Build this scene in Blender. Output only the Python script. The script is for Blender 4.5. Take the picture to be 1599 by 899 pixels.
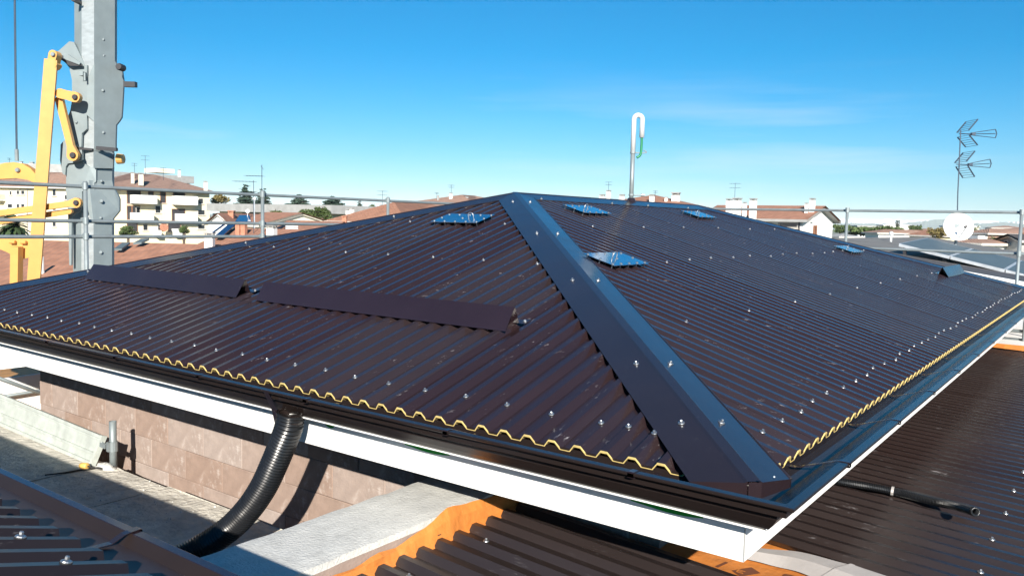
import bpy, math, random
from mathutils import Vector, Matrix, Quaternion
random.seed(11)
sc = bpy.context.scene
for o in list(bpy.data.objects): bpy.data.objects.remove(o)
V3 = Vector
Z = V3((0, 0, 1))

# ------------------------------------------------------------------ camera
FPX, CW, CH = 1285.68, 1599.0, 899.0          # focal length in pixels of a 1599 wide picture
CAM = V3((-2.5223, -0.8958, 0.8107))
YAW, PIT, ROL = 0.6343, 0.0818, 0.0243
FW = V3((math.cos(YAW)*math.cos(PIT), math.sin(YAW)*math.cos(PIT), -math.sin(PIT)))
_rt = V3((math.sin(YAW), -math.cos(YAW), 0)); _up = _rt.cross(FW)
RT = _rt*math.cos(ROL) + _up*math.sin(ROL)
UP = -_rt*math.sin(ROL) + _up*math.cos(ROL)
cam = bpy.data.cameras.new('camera'); cam_o = bpy.data.objects.new('camera', cam)
sc.collection.objects.link(cam_o)
cam.sensor_width = 36; cam.sensor_fit = 'HORIZONTAL'; cam.lens = FPX/CW*36
cam.clip_start = 0.02; cam.clip_end = 60000
cam_o.matrix_world = Matrix(((RT.x, UP.x, -FW.x, CAM.x), (RT.y, UP.y, -FW.y, CAM.y), (RT.z, UP.z, -FW.z, CAM.z), (0, 0, 0, 1)))
sc.camera = cam_o

# ------------------------------------------------------------------ sky, sun, exposure
SUN_TO = V3((-1.0, -0.86, 0.58)).normalized()   # towards the sun
SUN_EL = math.asin(SUN_TO.z); SUN_AZ = math.atan2(SUN_TO.x, SUN_TO.y)
world = bpy.data.worlds.new('World'); sc.world = world; world.use_nodes = True
wn = world.node_tree.nodes; wl = world.node_tree.links; wn.clear()
sky = wn.new('ShaderNodeTexSky'); sky.sky_type = 'NISHITA'; sky.sun_disc = False
sky.sun_elevation = SUN_EL; sky.sun_rotation = SUN_AZ
sky.altitude = 0; sky.air_density = 1.0; sky.dust_density = 0.2; sky.ozone_density = 8.0
hsv = wn.new('ShaderNodeHueSaturation'); hsv.inputs['Hue'].default_value = 0.487; hsv.inputs['Saturation'].default_value = 1.27; hsv.inputs['Value'].default_value = 1.0
bgn = wn.new('ShaderNodeBackground'); bgn.inputs['Strength'].default_value = 0.066
won = wn.new('ShaderNodeOutputWorld')
# thin high cirrus: a faint stretched noise over the sky
tcw = wn.new('ShaderNodeTexCoord'); mpw = wn.new('ShaderNodeMapping')
mpw.inputs['Rotation'].default_value = (0.12, -0.10, -0.55); mpw.inputs['Scale'].default_value = (2.2, 1.6, 22.0)
mpw.inputs['Location'].default_value = (-6.967, -6.645, 1.751); mp2 = wn.new('ShaderNodeMapping'); mp2.inputs['Location'].default_value = (-5.795, -6.615, -0.646)
nzw = wn.new('ShaderNodeTexNoise'); nzw.inputs['Scale'].default_value = 1.3; nzw.inputs['Detail'].default_value = 5
nz2 = wn.new('ShaderNodeTexNoise'); nz2.inputs['Scale'].default_value = 1.1; nz2.inputs['Detail'].default_value = 2
rpw = wn.new('ShaderNodeValToRGB'); rpw.color_ramp.elements[0].position = 0.54; rpw.color_ramp.elements[1].position = 0.80
rp2 = wn.new('ShaderNodeValToRGB'); rp2.color_ramp.elements[0].position = 0.50; rp2.color_ramp.elements[1].position = 0.72
mlw = wn.new('ShaderNodeMath'); mlw.operation = 'MULTIPLY'; mlc = wn.new('ShaderNodeMath'); mlc.operation = 'MULTIPLY'; mlc.inputs[1].default_value = 0.75
mxw = wn.new('ShaderNodeMixRGB'); mxw.inputs[2].default_value = (7.0, 7.6, 8.0, 1)
wl.new(tcw.outputs['Generated'], mpw.inputs['Vector']); wl.new(mpw.outputs[0], nzw.inputs['Vector']); wl.new(tcw.outputs['Generated'], mp2.inputs['Vector']); wl.new(mp2.outputs[0], nz2.inputs['Vector'])
wl.new(nzw.outputs['Fac'], rpw.inputs[0]); wl.new(nz2.outputs['Fac'], rp2.inputs[0])
wl.new(rpw.outputs[0], mlw.inputs[0]); wl.new(rp2.outputs[0], mlw.inputs[1]); spw = wn.new('ShaderNodeSeparateXYZ'); wl.new(tcw.outputs['Generated'], spw.inputs[0]); mrw = wn.new('ShaderNodeMapRange'); mrw.inputs[1].default_value = 0.20; mrw.inputs[2].default_value = 0.10; wl.new(spw.outputs[2], mrw.inputs[0]); mlz = wn.new('ShaderNodeMath'); mlz.operation = 'MULTIPLY'; wl.new(mlw.outputs[0], mlz.inputs[0]); wl.new(mrw.outputs[0], mlz.inputs[1]); wl.new(mlz.outputs[0], mlc.inputs[0])
wl.new(sky.outputs[0], hsv.inputs['Color']); wl.new(hsv.outputs[0], mxw.inputs[1]); wl.new(mlc.outputs[0], mxw.inputs[0])
wl.new(mxw.outputs[0], bgn.inputs['Color']); wl.new(bgn.outputs[0], won.inputs[0])
sun = bpy.data.lights.new('sun', 'SUN'); sun.energy = 5.0; sun.angle = math.radians(0.53); sun.color = (1.0, 0.93, 0.83)
sun_o = bpy.data.objects.new('sun', sun); sc.collection.objects.link(sun_o)
sun_o.rotation_euler = (-SUN_TO).to_track_quat('-Z', 'Y').to_euler()
sun_o.location = (-20, -17, 20)
sc.view_settings.view_transform = 'Standard'; sc.view_settings.look = 'None'
sc.view_settings.exposure = 0.90; sc.view_settings.gamma = 1.0; sc.view_settings.use_curve_mapping = False
sc.cycles.use_denoising = True
sc.cycles.max_bounces = 8

# ------------------------------------------------------------------ pixel -> place helpers (pixels of the 1599x899 photograph)
def ray(x, y): return FW + RT*((x-799.5)/FPX) - UP*((y-449.5)/FPX)
def at(x, y, d): return CAM + ray(x, y)*d
def on_plane(x, y, n, k):
    n = V3(n); r = ray(x, y); return CAM + r*((k - n.dot(CAM))/n.dot(r))

# ------------------------------------------------------------------ mesh builder
ORG = {}
class MB:
    def __init__(s): s.v = []; s.f = []; s.m = []; s.uv = {}
    def add(s, vs, fs, m=0):
        b = len(s.v); s.v += [V3(q) for q in vs]
        for f in fs: s.f.append([b+i for i in f]); s.m.append(m)
    def quad(s, a, b, c, d, m=0, uv=None):
        s.add([a, b, c, d], [(0, 1, 2, 3)], m)
        if uv: s.uv[len(s.f)-1] = uv
    def poly(s, pts, m=0): s.add(pts, [tuple(range(len(pts)))], m)
    def box(s, x0, x1, y0, y1, z0, z1, m=0):
        s.add([(x0,y0,z0),(x1,y0,z0),(x1,y1,z0),(x0,y1,z0),(x0,y0,z1),(x1,y0,z1),(x1,y1,z1),(x0,y1,z1)],
              [(0,3,2,1),(4,5,6,7),(0,1,5,4),(1,2,6,5),(2,3,7,6),(3,0,4,7)], m)
    def obox(s, c, a, b, h, m=0):          # centre and three half-axes
        c, a, b, h = V3(c), V3(a), V3(b), V3(h)
        vs = [c-a-b-h, c+a-b-h, c+a+b-h, c-a+b-h, c-a-b+h, c+a-b+h, c+a+b+h, c-a+b+h]
        s.add(vs, [(0,3,2,1),(4,5,6,7),(0,1,5,4),(1,2,6,5),(2,3,7,6),(3,0,4,7)], m)
    def beam(s, p, q, w, h, up=(0,0,1), m=0):
        p, q = V3(p), V3(q); d = (q-p); L = d.length; d = d/L; up = V3(up)
        sd = d.cross(up)
        if sd.length < 1e-4: sd = d.cross(V3((1, 0, 0)))
        sd.normalize(); u2 = sd.cross(d).normalized()
        s.obox((p+q)/2, d*L/2, sd*w/2, u2*h/2, m)
    def tube(s, path, r, seg=8, m=0, caps=True):
        path = [V3(q) for q in path]; n = len(path); rad = r if isinstance(r, (list, tuple)) else [r]*n
        prev = None; b = len(s.v)
        for i, q in enumerate(path):
            t = (path[min(i+1, n-1)] - path[max(i-1, 0)]).normalized()
            if prev is None:
                a = t.cross(Z)
                if a.length < 0.05: a = t.cross(V3((1, 0, 0)))
                a.normalize()
            else:
                a = (prev - t*prev.dot(t)).normalized()
            prev = a; c = t.cross(a)
            for k in range(seg):
                th = 2*math.pi*k/seg; s.v.append(q + (a*math.cos(th) + c*math.sin(th))*rad[i])
        for i in range(n-1):
            for k in range(seg):
                k2 = (k+1) % seg
                s.f.append([b+i*seg+k, b+i*seg+k2, b+(i+1)*seg+k2, b+(i+1)*seg+k]); s.m.append(m)
        if caps:
            s.f.append([b+k for k in range(seg)][::-1]); s.m.append(m)
            s.f.append([b+(n-1)*seg+k for k in range(seg)]); s.m.append(m)
    def cyl(s, p, q, r, seg=12, m=0): s.tube([p, q], r, seg, m)
    def prism(s, pts, vec, m=0):
        pts = [V3(q) for q in pts]; vec = V3(vec); n = len(pts); b = len(s.v)
        s.v += pts + [q+vec for q in pts]
        s.f.append([b+i for i in range(n)][::-1]); s.m.append(m)
        s.f.append([b+n+i for i in range(n)]); s.m.append(m)
        for i in range(n):
            j = (i+1) % n; s.f.append([b+i, b+j, b+n+j, b+n+i]); s.m.append(m)
    def lathe(s, c, axis, prof, seg=16, m=0):   # prof: (r, h)
        c = V3(c); ax = V3(axis).normalized(); a = ax.cross(V3((0.3, 0.9, 0.1))).normalized(); d = ax.cross(a); b = len(s.v)
        for r, h in prof:
            for k in range(seg):
                th = 2*math.pi*k/seg; s.v.append(c + ax*h + (a*math.cos(th)+d*math.sin(th))*r)
        for i in range(len(prof)-1):
            for k in range(seg):
                k2 = (k+1) % seg
                s.f.append([b+i*seg+k, b+i*seg+k2, b+(i+1)*seg+k2, b+(i+1)*seg+k]); s.m.append(m)
    def build(s, name, mats, parent=None, smooth=False, origin=None):
        base = ORG[parent] if parent is not None else V3(origin or (0, 0, 0))
        me = bpy.data.meshes.new(name)
        me.from_pydata([tuple(q-base) for q in s.v], [], s.f)
        if not isinstance(mats, (list, tuple)): mats = [mats]
        for mt in mats: me.materials.append(mt)
        if len(mats) > 1: me.polygons.foreach_set('material_index', s.m)
        if s.uv:
            ul = me.uv_layers.new(name='UVMap')
            for fi, uvs in s.uv.items():
                for li, t in zip(me.polygons[fi].loop_indices, uvs): ul.data[li].uv = t
        if smooth: me.polygons.foreach_set('use_smooth', [True]*len(me.polygons))
        me.update()
        o = bpy.data.objects.new(name, me); sc.collection.objects.link(o)
        if parent is not None: o.parent = parent
        else: o.location = base
        ORG[o] = base
        return o

def tag(o, label=None, cat=None, group=None, kind=None):
    if label: o['label'] = label
    if cat: o['category'] = cat
    if group: o['group'] = group
    if kind: o['kind'] = kind
    return o
def thing(name, loc, label, cat, group=None):
    o = bpy.data.objects.new(name, None); o.empty_display_size = 0.2; sc.collection.objects.link(o)
    o.location = loc; ORG[o] = V3(loc); return tag(o, label, cat, group)
def inst(name, me, parent, pos, quat=None, scale=1):
    o = bpy.data.objects.new(name, me); sc.collection.objects.link(o); o.parent = parent
    o.location = V3(pos) - ORG[parent]; o.scale = (scale,)*3
    if quat is not None: o.rotation_mode = 'QUATERNION'; o.rotation_quaternion = quat
    return o
def curve(pts, n=12):                       # Catmull-Rom through the points
    pts = [V3(q) for q in pts]; P = [pts[0]*2-pts[1]] + pts + [pts[-1]*2-pts[-2]]; out = []
    for i in range(1, len(P)-2):
        a, b, c, d = P[i-1], P[i], P[i+1], P[i+2]
        for k in range(n):
            t = k/n
            out.append(0.5*((2*b) + (c-a)*t + (2*a-5*b+4*c-d)*t*t + (3*b-a-3*c+d)*t**3))
    out.append(pts[-1]); return out

# ------------------------------------------------------------------ materials
def mat(name, col, rough=0.6, metal=0.0, var=0.15, scale=6.0, bump=0.0, bscale=60.0, bdist=0.01, spec=0.5, rvar=0.0, rnd=0.0, hi=None, hifac=0.0, hiscale=12.0, hith=(0.60, 0.70, 0.50, 0.68), aniso=None, wave=None):
    m = bpy.data.materials.new(name); m.use_nodes = True
    nt = m.node_tree; N = nt.nodes; L = nt.links
    bs = N['Principled BSDF']
    bs.inputs['Metallic'].default_value = metal; bs.inputs['Roughness'].default_value = rough
    bs.inputs['Specular IOR Level'].default_value = spec
    tc = N.new('ShaderNodeTexCoord'); mp = N.new('ShaderNodeMapping'); L.new(tc.outputs['Object'], mp.inputs[0])
    if aniso: mp.inputs['Scale'].default_value = aniso
    nz = N.new('ShaderNodeTexNoise'); nz.inputs['Scale'].default_value = scale; nz.inputs['Detail'].default_value = 6; nz.inputs['Roughness'].default_value = 0.6
    L.new(mp.outputs[0], nz.inputs['Vector'])
    rp = N.new('ShaderNodeValToRGB'); L.new(nz.outputs['Fac'], rp.inputs[0])
    c = V3(col[:3]); lo = c*(1-var); h2 = c*(1+var)
    rp.color_ramp.elements[0].position = 0.3; rp.color_ramp.elements[1].position = 0.7
    rp.color_ramp.elements[0].color = (*lo, 1); rp.color_ramp.elements[1].color = (*h2, 1)
    out = rp.outputs[0]
    if rnd:
        oi = N.new('ShaderNodeObjectInfo'); mr = N.new('ShaderNodeMapRange'); mr.inputs[3].default_value = 1-rnd; mr.inputs[4].default_value = 1+rnd
        L.new(oi.outputs['Random'], mr.inputs[0]); hs = N.new('ShaderNodeHueSaturation'); L.new(out, hs.inputs['Color']); L.new(mr.outputs[0], hs.inputs['Value'])
        m2 = N.new('ShaderNodeMapRange'); m2.inputs[3].default_value = 1.25; m2.inputs[4].default_value = 0.75; L.new(oi.outputs['Random'], m2.inputs[0]); L.new(m2.outputs[0], hs.inputs['Saturation'])
        out = hs.outputs[0]
    if hi is not None:
        n2 = N.new('ShaderNodeTexNoise'); n2.inputs['Scale'].default_value = hiscale; n2.inputs['Detail'].default_value = 8; n2.inputs['Roughness'].default_value = 0.72
        L.new(mp.outputs[0], n2.inputs['Vector'])
        n3 = N.new('ShaderNodeTexNoise'); n3.inputs['Scale'].default_value = hiscale*0.13; n3.inputs['Detail'].default_value = 2; L.new(tc.outputs['Object'], n3.inputs['Vector'])
        r2 = N.new('ShaderNodeValToRGB'); r2.color_ramp.elements[0].position = hith[0]; r2.color_ramp.elements[1].position = hith[1]; L.new(n2.outputs['Fac'], r2.inputs[0])
        r3 = N.new('ShaderNodeValToRGB'); r3.color_ramp.elements[0].position = hith[2]; r3.color_ramp.elements[1].position = hith[3]; L.new(n3.outputs['Fac'], r3.inputs[0])
        ml = N.new('ShaderNodeMath'); ml.operation = 'MULTIPLY'; L.new(r2.outputs[0], ml.inputs[0]); L.new(r3.outputs[0], ml.inputs[1])
        m3 = N.new('ShaderNodeMath'); m3.operation = 'MULTIPLY'; m3.inputs[1].default_value = hifac; L.new(ml.outputs[0], m3.inputs[0])
        mx = N.new('ShaderNodeMixRGB'); mx.inputs[2].default_value = (*hi, 1); L.new(m3.outputs[0], mx.inputs[0]); L.new(out, mx.inputs[1]); out = mx.outputs[0]
    L.new(out, bs.inputs['Base Color'])
    if rvar:
        mr2 = N.new('ShaderNodeMapRange'); mr2.inputs[1].default_value = 0.3; mr2.inputs[2].default_value = 0.7; mr2.inputs[3].default_value = max(0.02, rough-rvar); mr2.inputs[4].default_value = rough+rvar
        L.new(nz.outputs['Fac'], mr2.inputs[0]); L.new(mr2.outputs[0], bs.inputs['Roughness'])
    last = None
    if bump:
        nb = N.new('ShaderNodeTexNoise'); nb.inputs['Scale'].default_value = bscale; nb.inputs['Detail'].default_value = 5; L.new(mp.outputs[0], nb.inputs['Vector'])
        bp = N.new('ShaderNodeBump'); bp.inputs['Strength'].default_value = bump; bp.inputs['Distance'].default_value = bdist
        L.new(nb.outputs['Fac'], bp.inputs['Height']); L.new(bp.outputs[0], bs.inputs['Normal']); last = bp
    if wave:                                 # roof tiles from UV metres: columns and courses
        uvn = N.new('ShaderNodeUVMap'); sp = N.new('ShaderNodeSeparateXYZ'); L.new(uvn.outputs[0], sp.inputs[0])
        def fr(sock, k):
            a = N.new('ShaderNodeMath'); a.operation = 'MULTIPLY'; a.inputs[1].default_value = 1.0/k; L.new(sock, a.inputs[0])
            b = N.new('ShaderNodeMath'); b.operation = 'FRACT'; L.new(a.outputs[0], b.inputs[0]); return b.outputs[0]
        fu = fr(sp.outputs[0], wave[0]); fv = fr(sp.outputs[1], wave[1])
        si = N.new('ShaderNodeMath'); si.operation = 'PINGPONG'; si.inputs[1].default_value = 0.5; L.new(fu, si.inputs[0])
        ad = N.new('ShaderNodeMath'); ad.operation = 'ADD'; L.new(si.outputs[0], ad.inputs[0])
        m5 = N.new('ShaderNodeMath'); m5.operation = 'MULTIPLY'; m5.inputs[1].default_value = 0.35; L.new(fv, m5.inputs[0]); L.new(m5.outputs[0], ad.inputs[1])
        bp = N.new('ShaderNodeBump'); bp.inputs['Strength'].default_value = 0.9; bp.inputs['Distance'].default_value = 0.09
        L.new(ad.outputs[0], bp.inputs['Height'])
        if last: L.new(last.outputs[0], bp.inputs['Normal'])
        L.new(bp.outputs[0], bs.inputs['Normal'])
    return m

M = {}
M['brown'] = mat('brown_paint', (0.0250, 0.0160, 0.0175), 0.19, var=0.12, scale=3, bump=0.09, bscale=5, bdist=0.02, spec=0.75, rvar=0.04, hi=(0.30, 0.29, 0.30), hifac=0.8, hiscale=34, rnd=0.12, aniso=(1.7, 0.22, 1.7))
M['brown_x'] = mat('brown_paint_x', (0.0250, 0.0160, 0.0175), 0.19, var=0.12, scale=3, bump=0.09, bscale=5, bdist=0.02, spec=0.75, rvar=0.04, hi=(0.30, 0.29, 0.30), hifac=0.8, hiscale=34, rnd=0.12, aniso=(0.22, 1.7, 1.7))
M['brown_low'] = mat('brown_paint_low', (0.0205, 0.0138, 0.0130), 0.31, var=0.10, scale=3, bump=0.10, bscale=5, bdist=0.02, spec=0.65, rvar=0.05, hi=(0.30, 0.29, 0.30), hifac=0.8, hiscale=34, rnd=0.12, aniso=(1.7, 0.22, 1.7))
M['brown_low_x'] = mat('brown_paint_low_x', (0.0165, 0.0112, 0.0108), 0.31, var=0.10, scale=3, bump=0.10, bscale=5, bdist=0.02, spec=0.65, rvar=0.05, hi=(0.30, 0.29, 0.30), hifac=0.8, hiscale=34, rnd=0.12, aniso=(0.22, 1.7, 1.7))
M['brown_cap'] = mat('brown_flashing', (0.0205, 0.0132, 0.0160), 0.19, var=0.08, scale=3, bump=0.06, bscale=3.0, bdist=0.03, spec=0.9, rvar=0.04, hi=(0.3, 0.3, 0.3), hifac=0.14, hiscale=40, rnd=0.03)
M['brown_dark'] = mat('brown_gutter', (0.0175, 0.0125, 0.0115), 0.25, var=0.08, scale=4, bump=0.05, bscale=4, bdist=0.02, spec=0.55)
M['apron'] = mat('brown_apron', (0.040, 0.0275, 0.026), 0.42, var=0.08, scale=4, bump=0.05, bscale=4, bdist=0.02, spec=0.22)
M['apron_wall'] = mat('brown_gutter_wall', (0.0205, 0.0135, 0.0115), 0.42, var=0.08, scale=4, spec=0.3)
M['foam'] = mat('yellow_insulation', (0.62, 0.47, 0.17), 0.85, var=0.18, scale=30, bump=0.3, bscale=200, bdist=0.002)
M['zinc'] = mat('zinc_screw', (0.42, 0.44, 0.46), 0.40, 0.9, var=0.1, scale=60)
M['rubber'] = mat('black_rubber', (0.02, 0.02, 0.02), 0.7)
M['plate'] = mat('bright_steel_plate', (0.62, 0.66, 0.70), 0.16, 1.0, var=0.10, scale=5, bump=0.05, bscale=9, bdist=0.01)
M['white'] = mat('white_fascia', (0.80, 0.80, 0.78), 0.45, var=0.02, scale=4, bump=0.03, bscale=8)
M['soffit'] = mat('dark_soffit', (0.06, 0.045, 0.035), 0.8)
M['green'] = mat('green_film', (0.012, 0.30, 0.03), 0.35, var=0.2, scale=20)
M['block'] = mat('pink_block', (0.31, 0.237, 0.20), 0.92, var=0.12, scale=14, bump=0.5, bscale=90, bdist=0.004, rnd=0.10, hi=(0.62, 0.57, 0.53), hifac=0.5, hiscale=20.0, hith=(0.52, 0.68, 0.46, 0.62))
M['mortar'] = mat('mortar_joint', (0.27, 0.205, 0.17), 0.95, var=0.25, scale=20, bump=0.5, bscale=60)
M['concrete'] = mat('rough_concrete', (0.56, 0.53, 0.46), 0.95, var=0.20, scale=9, bump=1.0, bscale=26, bdist=0.02, hi=(0.22, 0.20, 0.17), hifac=0.6, hith=(0.52, 0.66, 0.44, 0.6), hiscale=7)
M['cap_conc'] = mat('parapet_concrete', (0.57, 0.57, 0.54), 0.95, var=0.14, scale=16, bump=0.7, bscale=95, bdist=0.006, hi=(0.42, 0.41, 0.39), hifac=0.7, hiscale=16, hith=(0.5, 0.66, 0.45, 0.62))
M['membrane'] = mat('orange_membrane', (0.56, 0.195, 0.040), 0.6, var=0.12, scale=5, bump=0.5, bscale=9, bdist=0.03)
M['print'] = mat('brown_print', (0.16, 0.055, 0.025), 0.6)
M['silver'] = mat('aluminium_flashing', (0.50, 0.47, 0.45), 0.45, 0.35, var=0.08, scale=6, bump=0.2, bscale=6, bdist=0.03)
M['pipe'] = mat('black_corrugated_pipe', (0.012, 0.013, 0.015), 0.28, var=0.2, scale=14, spec=0.5)
M['galv'] = mat('galvanised_steel', (0.255, 0.295, 0.305), 0.5, 0.4, var=0.14, scale=7, bump=0.1, bscale=50, bdist=0.003)
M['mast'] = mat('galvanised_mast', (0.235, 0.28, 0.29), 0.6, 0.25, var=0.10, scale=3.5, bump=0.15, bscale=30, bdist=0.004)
M['mast_sunlit'] = mat('sunlit_mast_chamfer', (0.42, 0.46, 0.47), 0.5, 0.3, var=0.16, scale=5, aniso=(1, 1, 3))  # paler copy of the mast steel: sun on the chamfer put into colour
M['orange'] = mat('crane_orange', (0.62, 0.315, 0.085), 0.45, var=0.07, scale=5, hi=(0.35, 0.2, 0.08), hifac=0.5, hiscale=9)
M['dark'] = mat('dark_steel', (0.03, 0.03, 0.035), 0.55)
M['deck'] = mat('zinc_scaffold_deck', (0.50, 0.54, 0.50), 0.6, 0.2, var=0.16, scale=9, bump=0.15, bscale=40, hi=(0.7, 0.7, 0.66), hifac=0.6, hiscale=8)
M['ply'] = mat('plywood', (0.42, 0.22, 0.075), 0.6, var=0.3, scale=5, aniso=(1, 6, 1))
M['yellow'] = mat('yellow_plastic', (0.72, 0.45, 0.12), 0.45)
M['hose_green'] = mat('green_hose', (0.01, 0.20, 0.08), 0.4)
M['pvc'] = mat('pale_grey_pipe', (0.66, 0.68, 0.68), 0.4, 0.15, var=0.06)
M['terra'] = mat('terracotta_tiles', (0.335, 0.165, 0.105), 0.85, var=0.22, scale=2.5, wave=(0.22, 0.38))
M['terra2'] = mat('weathered_tiles', (0.36, 0.22, 0.16), 0.88, var=0.2, scale=2.5, wave=(0.22, 0.38))
M['terra3'] = mat('brown_tiles', (0.27, 0.17, 0.13), 0.88, var=0.18, scale=2.0, wave=(0.22, 0.38))
M['cream'] = mat('cream_render', (0.72, 0.63, 0.44), 0.9, var=0.07, scale=0.8)
M['ivory'] = mat('ivory_render', (0.74, 0.69, 0.56), 0.9, var=0.06, scale=0.8)
M['whitewall'] = mat('white_render', (0.78, 0.77, 0.74), 0.9, var=0.05, scale=0.8)
M['greyroof'] = mat('grey_roof', (0.33, 0.33, 0.32), 0.85, var=0.15, scale=1.5)
M['glass'] = mat('window_glass', (0.03, 0.035, 0.04), 0.12, var=0.3, scale=2)
M['frame'] = mat('window_frame', (0.55, 0.52, 0.47), 0.6)
M['wood'] = mat('brown_shutter', (0.24, 0.11, 0.06), 0.7)
M['green_wood'] = mat('green_shutter', (0.02, 0.10, 0.06), 0.6)
M['brick'] = mat('brick_chimney', (0.42, 0.19, 0.12), 0.9, var=0.25, scale=6)
M['pv'] = mat('solar_panel', (0.012, 0.03, 0.09), 0.12, var=0.25, scale=3)
M['pv_grey'] = mat('glazed_collector', (0.095, 0.125, 0.135), 0.5, var=0.1, scale=3)
M['alu'] = mat('aluminium_frame', (0.72, 0.74, 0.75), 0.35, 0.6)
M['dishw'] = mat('white_dish', (0.82, 0.82, 0.81), 0.5, var=0.02)
M['antenna'] = mat('antenna_metal', (0.05, 0.075, 0.11), 0.5, 0.4)
M['leaf_dark'] = mat('cedar_needles', (0.035, 0.065, 0.045), 0.7, var=0.5, scale=1.2)
M['leaf'] = mat('green_leaves', (0.065, 0.10, 0.025), 0.65, var=0.5, scale=1.0)
M['leaf_dry'] = mat('autumn_leaves', (0.19, 0.15, 0.05), 0.7, var=0.4, scale=1.0)
M['palm'] = mat('palm_fronds', (0.045, 0.075, 0.03), 0.5, var=0.5, scale=2)
M['bark'] = mat('bark', (0.10, 0.075, 0.055), 0.9, var=0.3, scale=5, bump=0.6, bscale=20)
M['ground'] = mat('town_ground', (0.12, 0.13, 0.08), 0.95, var=0.4, scale=0.03)
M['hill'] = mat('hill_forest', (0.07, 0.09, 0.06), 0.95, var=0.3, scale=0.002)
M['snow'] = mat('snow', (0.8, 0.82, 0.85), 0.8, var=0.05, scale=0.002)
M['grey_sheet'] = mat('grey_brown_roofing', (0.085, 0.075, 0.068), 0.6, var=0.2, scale=2.0)
M['grey_felt'] = mat('grey_roofing_felt', (0.17, 0.165, 0.155), 0.8, var=0.2, scale=2.0)

# ================================================================== THE SETTING
GZ = -8.6
g = MB(); g.quad((-30000, -30000, GZ), (30000, -30000, GZ), (30000, 30000, GZ), (-30000, 30000, GZ))
tag(g.build('ground', M['ground']), kind='structure')

# ================================================================== hip-roofed houses
P = 0.112; SL = 0.293; TH = math.atan(SL)
PROF = [(-0.028, 0.0), (0.0, 0.0), (0.0225, -0.028), (0.0615, -0.028)]     # one corrugation: crest, flank, valley

def screw_mesh():
    b = MB()
    b.lathe((0, 0, 0), Z, [(0.0, 0.0), (0.0150, 0.0), (0.0150, 0.003), (0.0, 0.003)], 14, 1)
    b.lathe((0, 0, 0.003), Z, [(0.0, 0.0), (0.0145, 0.0), (0.0135, 0.003), (0.0065, 0.0065), (0.0065, 0.0065)], 14, 0)
    b.lathe((0, 0, 0.009), Z, [(0.0062, 0.0), (0.0062, 0.0065), (0.0045, 0.0085), (0.0, 0.009)], 6, 0)
    me = bpy.data.meshes.new('screw'); me.from_pydata([tuple(q*0.9) for q in b.v], [], b.f)
    me.materials.append(M['zinc']); me.materials.append(M['rubber']); me.polygons.foreach_set('material_index', b.m); me.update()
    return me
SCREW = screw_mesh()

class Face:
    """one slope of a hip roof: origin at an eave corner, U along the eave, D inward"""
    def __init__(s, O, U, D, ulen, half, c0, slope=SL):
        s.O, s.U, s.D = V3(O), V3(U), V3(D); s.ulen, s.half, s.c0, s.sl = ulen, half, c0, slope
        t = math.atan(slope); s.N = Z*math.cos(t) - s.D*math.sin(t)
        s.q = Z.rotation_difference(s.N)
    def pt(s, u, d, h=0): return s.O + s.U*u + s.D*d + Z*(s.sl*d) + s.N*h
    def dmax(s, u): return max(0.0, min(u, s.ulen-u, s.half) - 0.035)
    def crest(s, u):                         # nearest crest centre
        return s.c0 - 0.014 + round((u - s.c0 + 0.014)/P)*P
    def line(s, u0, u1):
        k = math.floor((u0 - s.c0)/P) - 1; pts = []
        while True:
            for du, h in PROF:
                u = s.c0 + k*P + du
                if u > u1: break
                if u >= u0: pts.append((u, h))
            k += 1
            if s.c0 + k*P - 0.03 > u1: break
        def hh(u):
            x = ((u - s.c0 + 0.028) % P) - 0.028
            if x <= 0: return 0.0
            if x <= 0.0225: return -0.028*x/0.0225
            if x <= 0.0615: return -0.028
            return -0.028 + 0.028*(x-0.0615)/0.0225
        for e in (u0, u1, s.half, s.ulen-s.half):
            if u0 <= e <= u1 and all(abs(e-p[0]) > 1e-4 for p in pts): pts.append((e, hh(e)))
        return sorted(pts)
    def sheets(s, house, mt, n=8):
        k = math.floor(-s.c0/P) - 1
        while s.c0 + k*P < s.ulen:
            a = max(0.03, s.c0 + k*P - 0.034); b = min(s.ulen-0.03, s.c0 + (k+n)*P + 0.006)
            if b - a > 0.05:
                ln = s.line(a, b); mb = MB(); lift = a + 0.040
                for (u, h), (u2, h2) in zip(ln, ln[1:]):
                    d1, d2 = s.dmax(u), s.dmax(u2)
                    if d1 < 0.01 and d2 < 0.01: continue
                    e1 = 0.003 if u < lift else 0; e2 = 0.003 if u2 < lift else 0
                    mb.quad(s.pt(u, 0, h+e1), s.pt(u2, 0, h2+e2), s.pt(u2, d2, h2+e2), s.pt(u, d1, h+e1))
                if mb.f: mb.build('roof_sheet', mt, house)
            k += n
    def foam(s, house):
        mb = MB(); ln = s.line(0.22, s.ulen-0.22); t = 0.0075
        for (u, h), (u2, h2) in zip(ln, ln[1:]):
            mb.quad(s.pt(u, -0.004, h-0.001), s.pt(u2, -0.004, h2-0.001), s.pt(u2, -0.004, h2-t), s.pt(u, -0.004, h-t))
            mb.quad(s.pt(u, -0.004, h-t), s.pt(u2, -0.004, h2-t), s.pt(u2, 0.10, h2-t), s.pt(u, 0.10, h-t))
            mb.quad(s.pt(u, -0.004, h-0.001), s.pt(u2, -0.004, h2-0.001), s.pt(u2, 0.02, h2-0.001), s.pt(u, 0.02, h-0.001))
        mb.build('insulation_edge', M['foam'], house)
    def screw(s, house, u, d, h=0.0):
        q = s.q @ Quaternion(Z, random.random()*6); q = q @ Quaternion((1, 0, 0), random.uniform(-.05, .05))
        inst('screw', SCREW, house, s.pt(u, d, h), q, 0.9)

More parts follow.
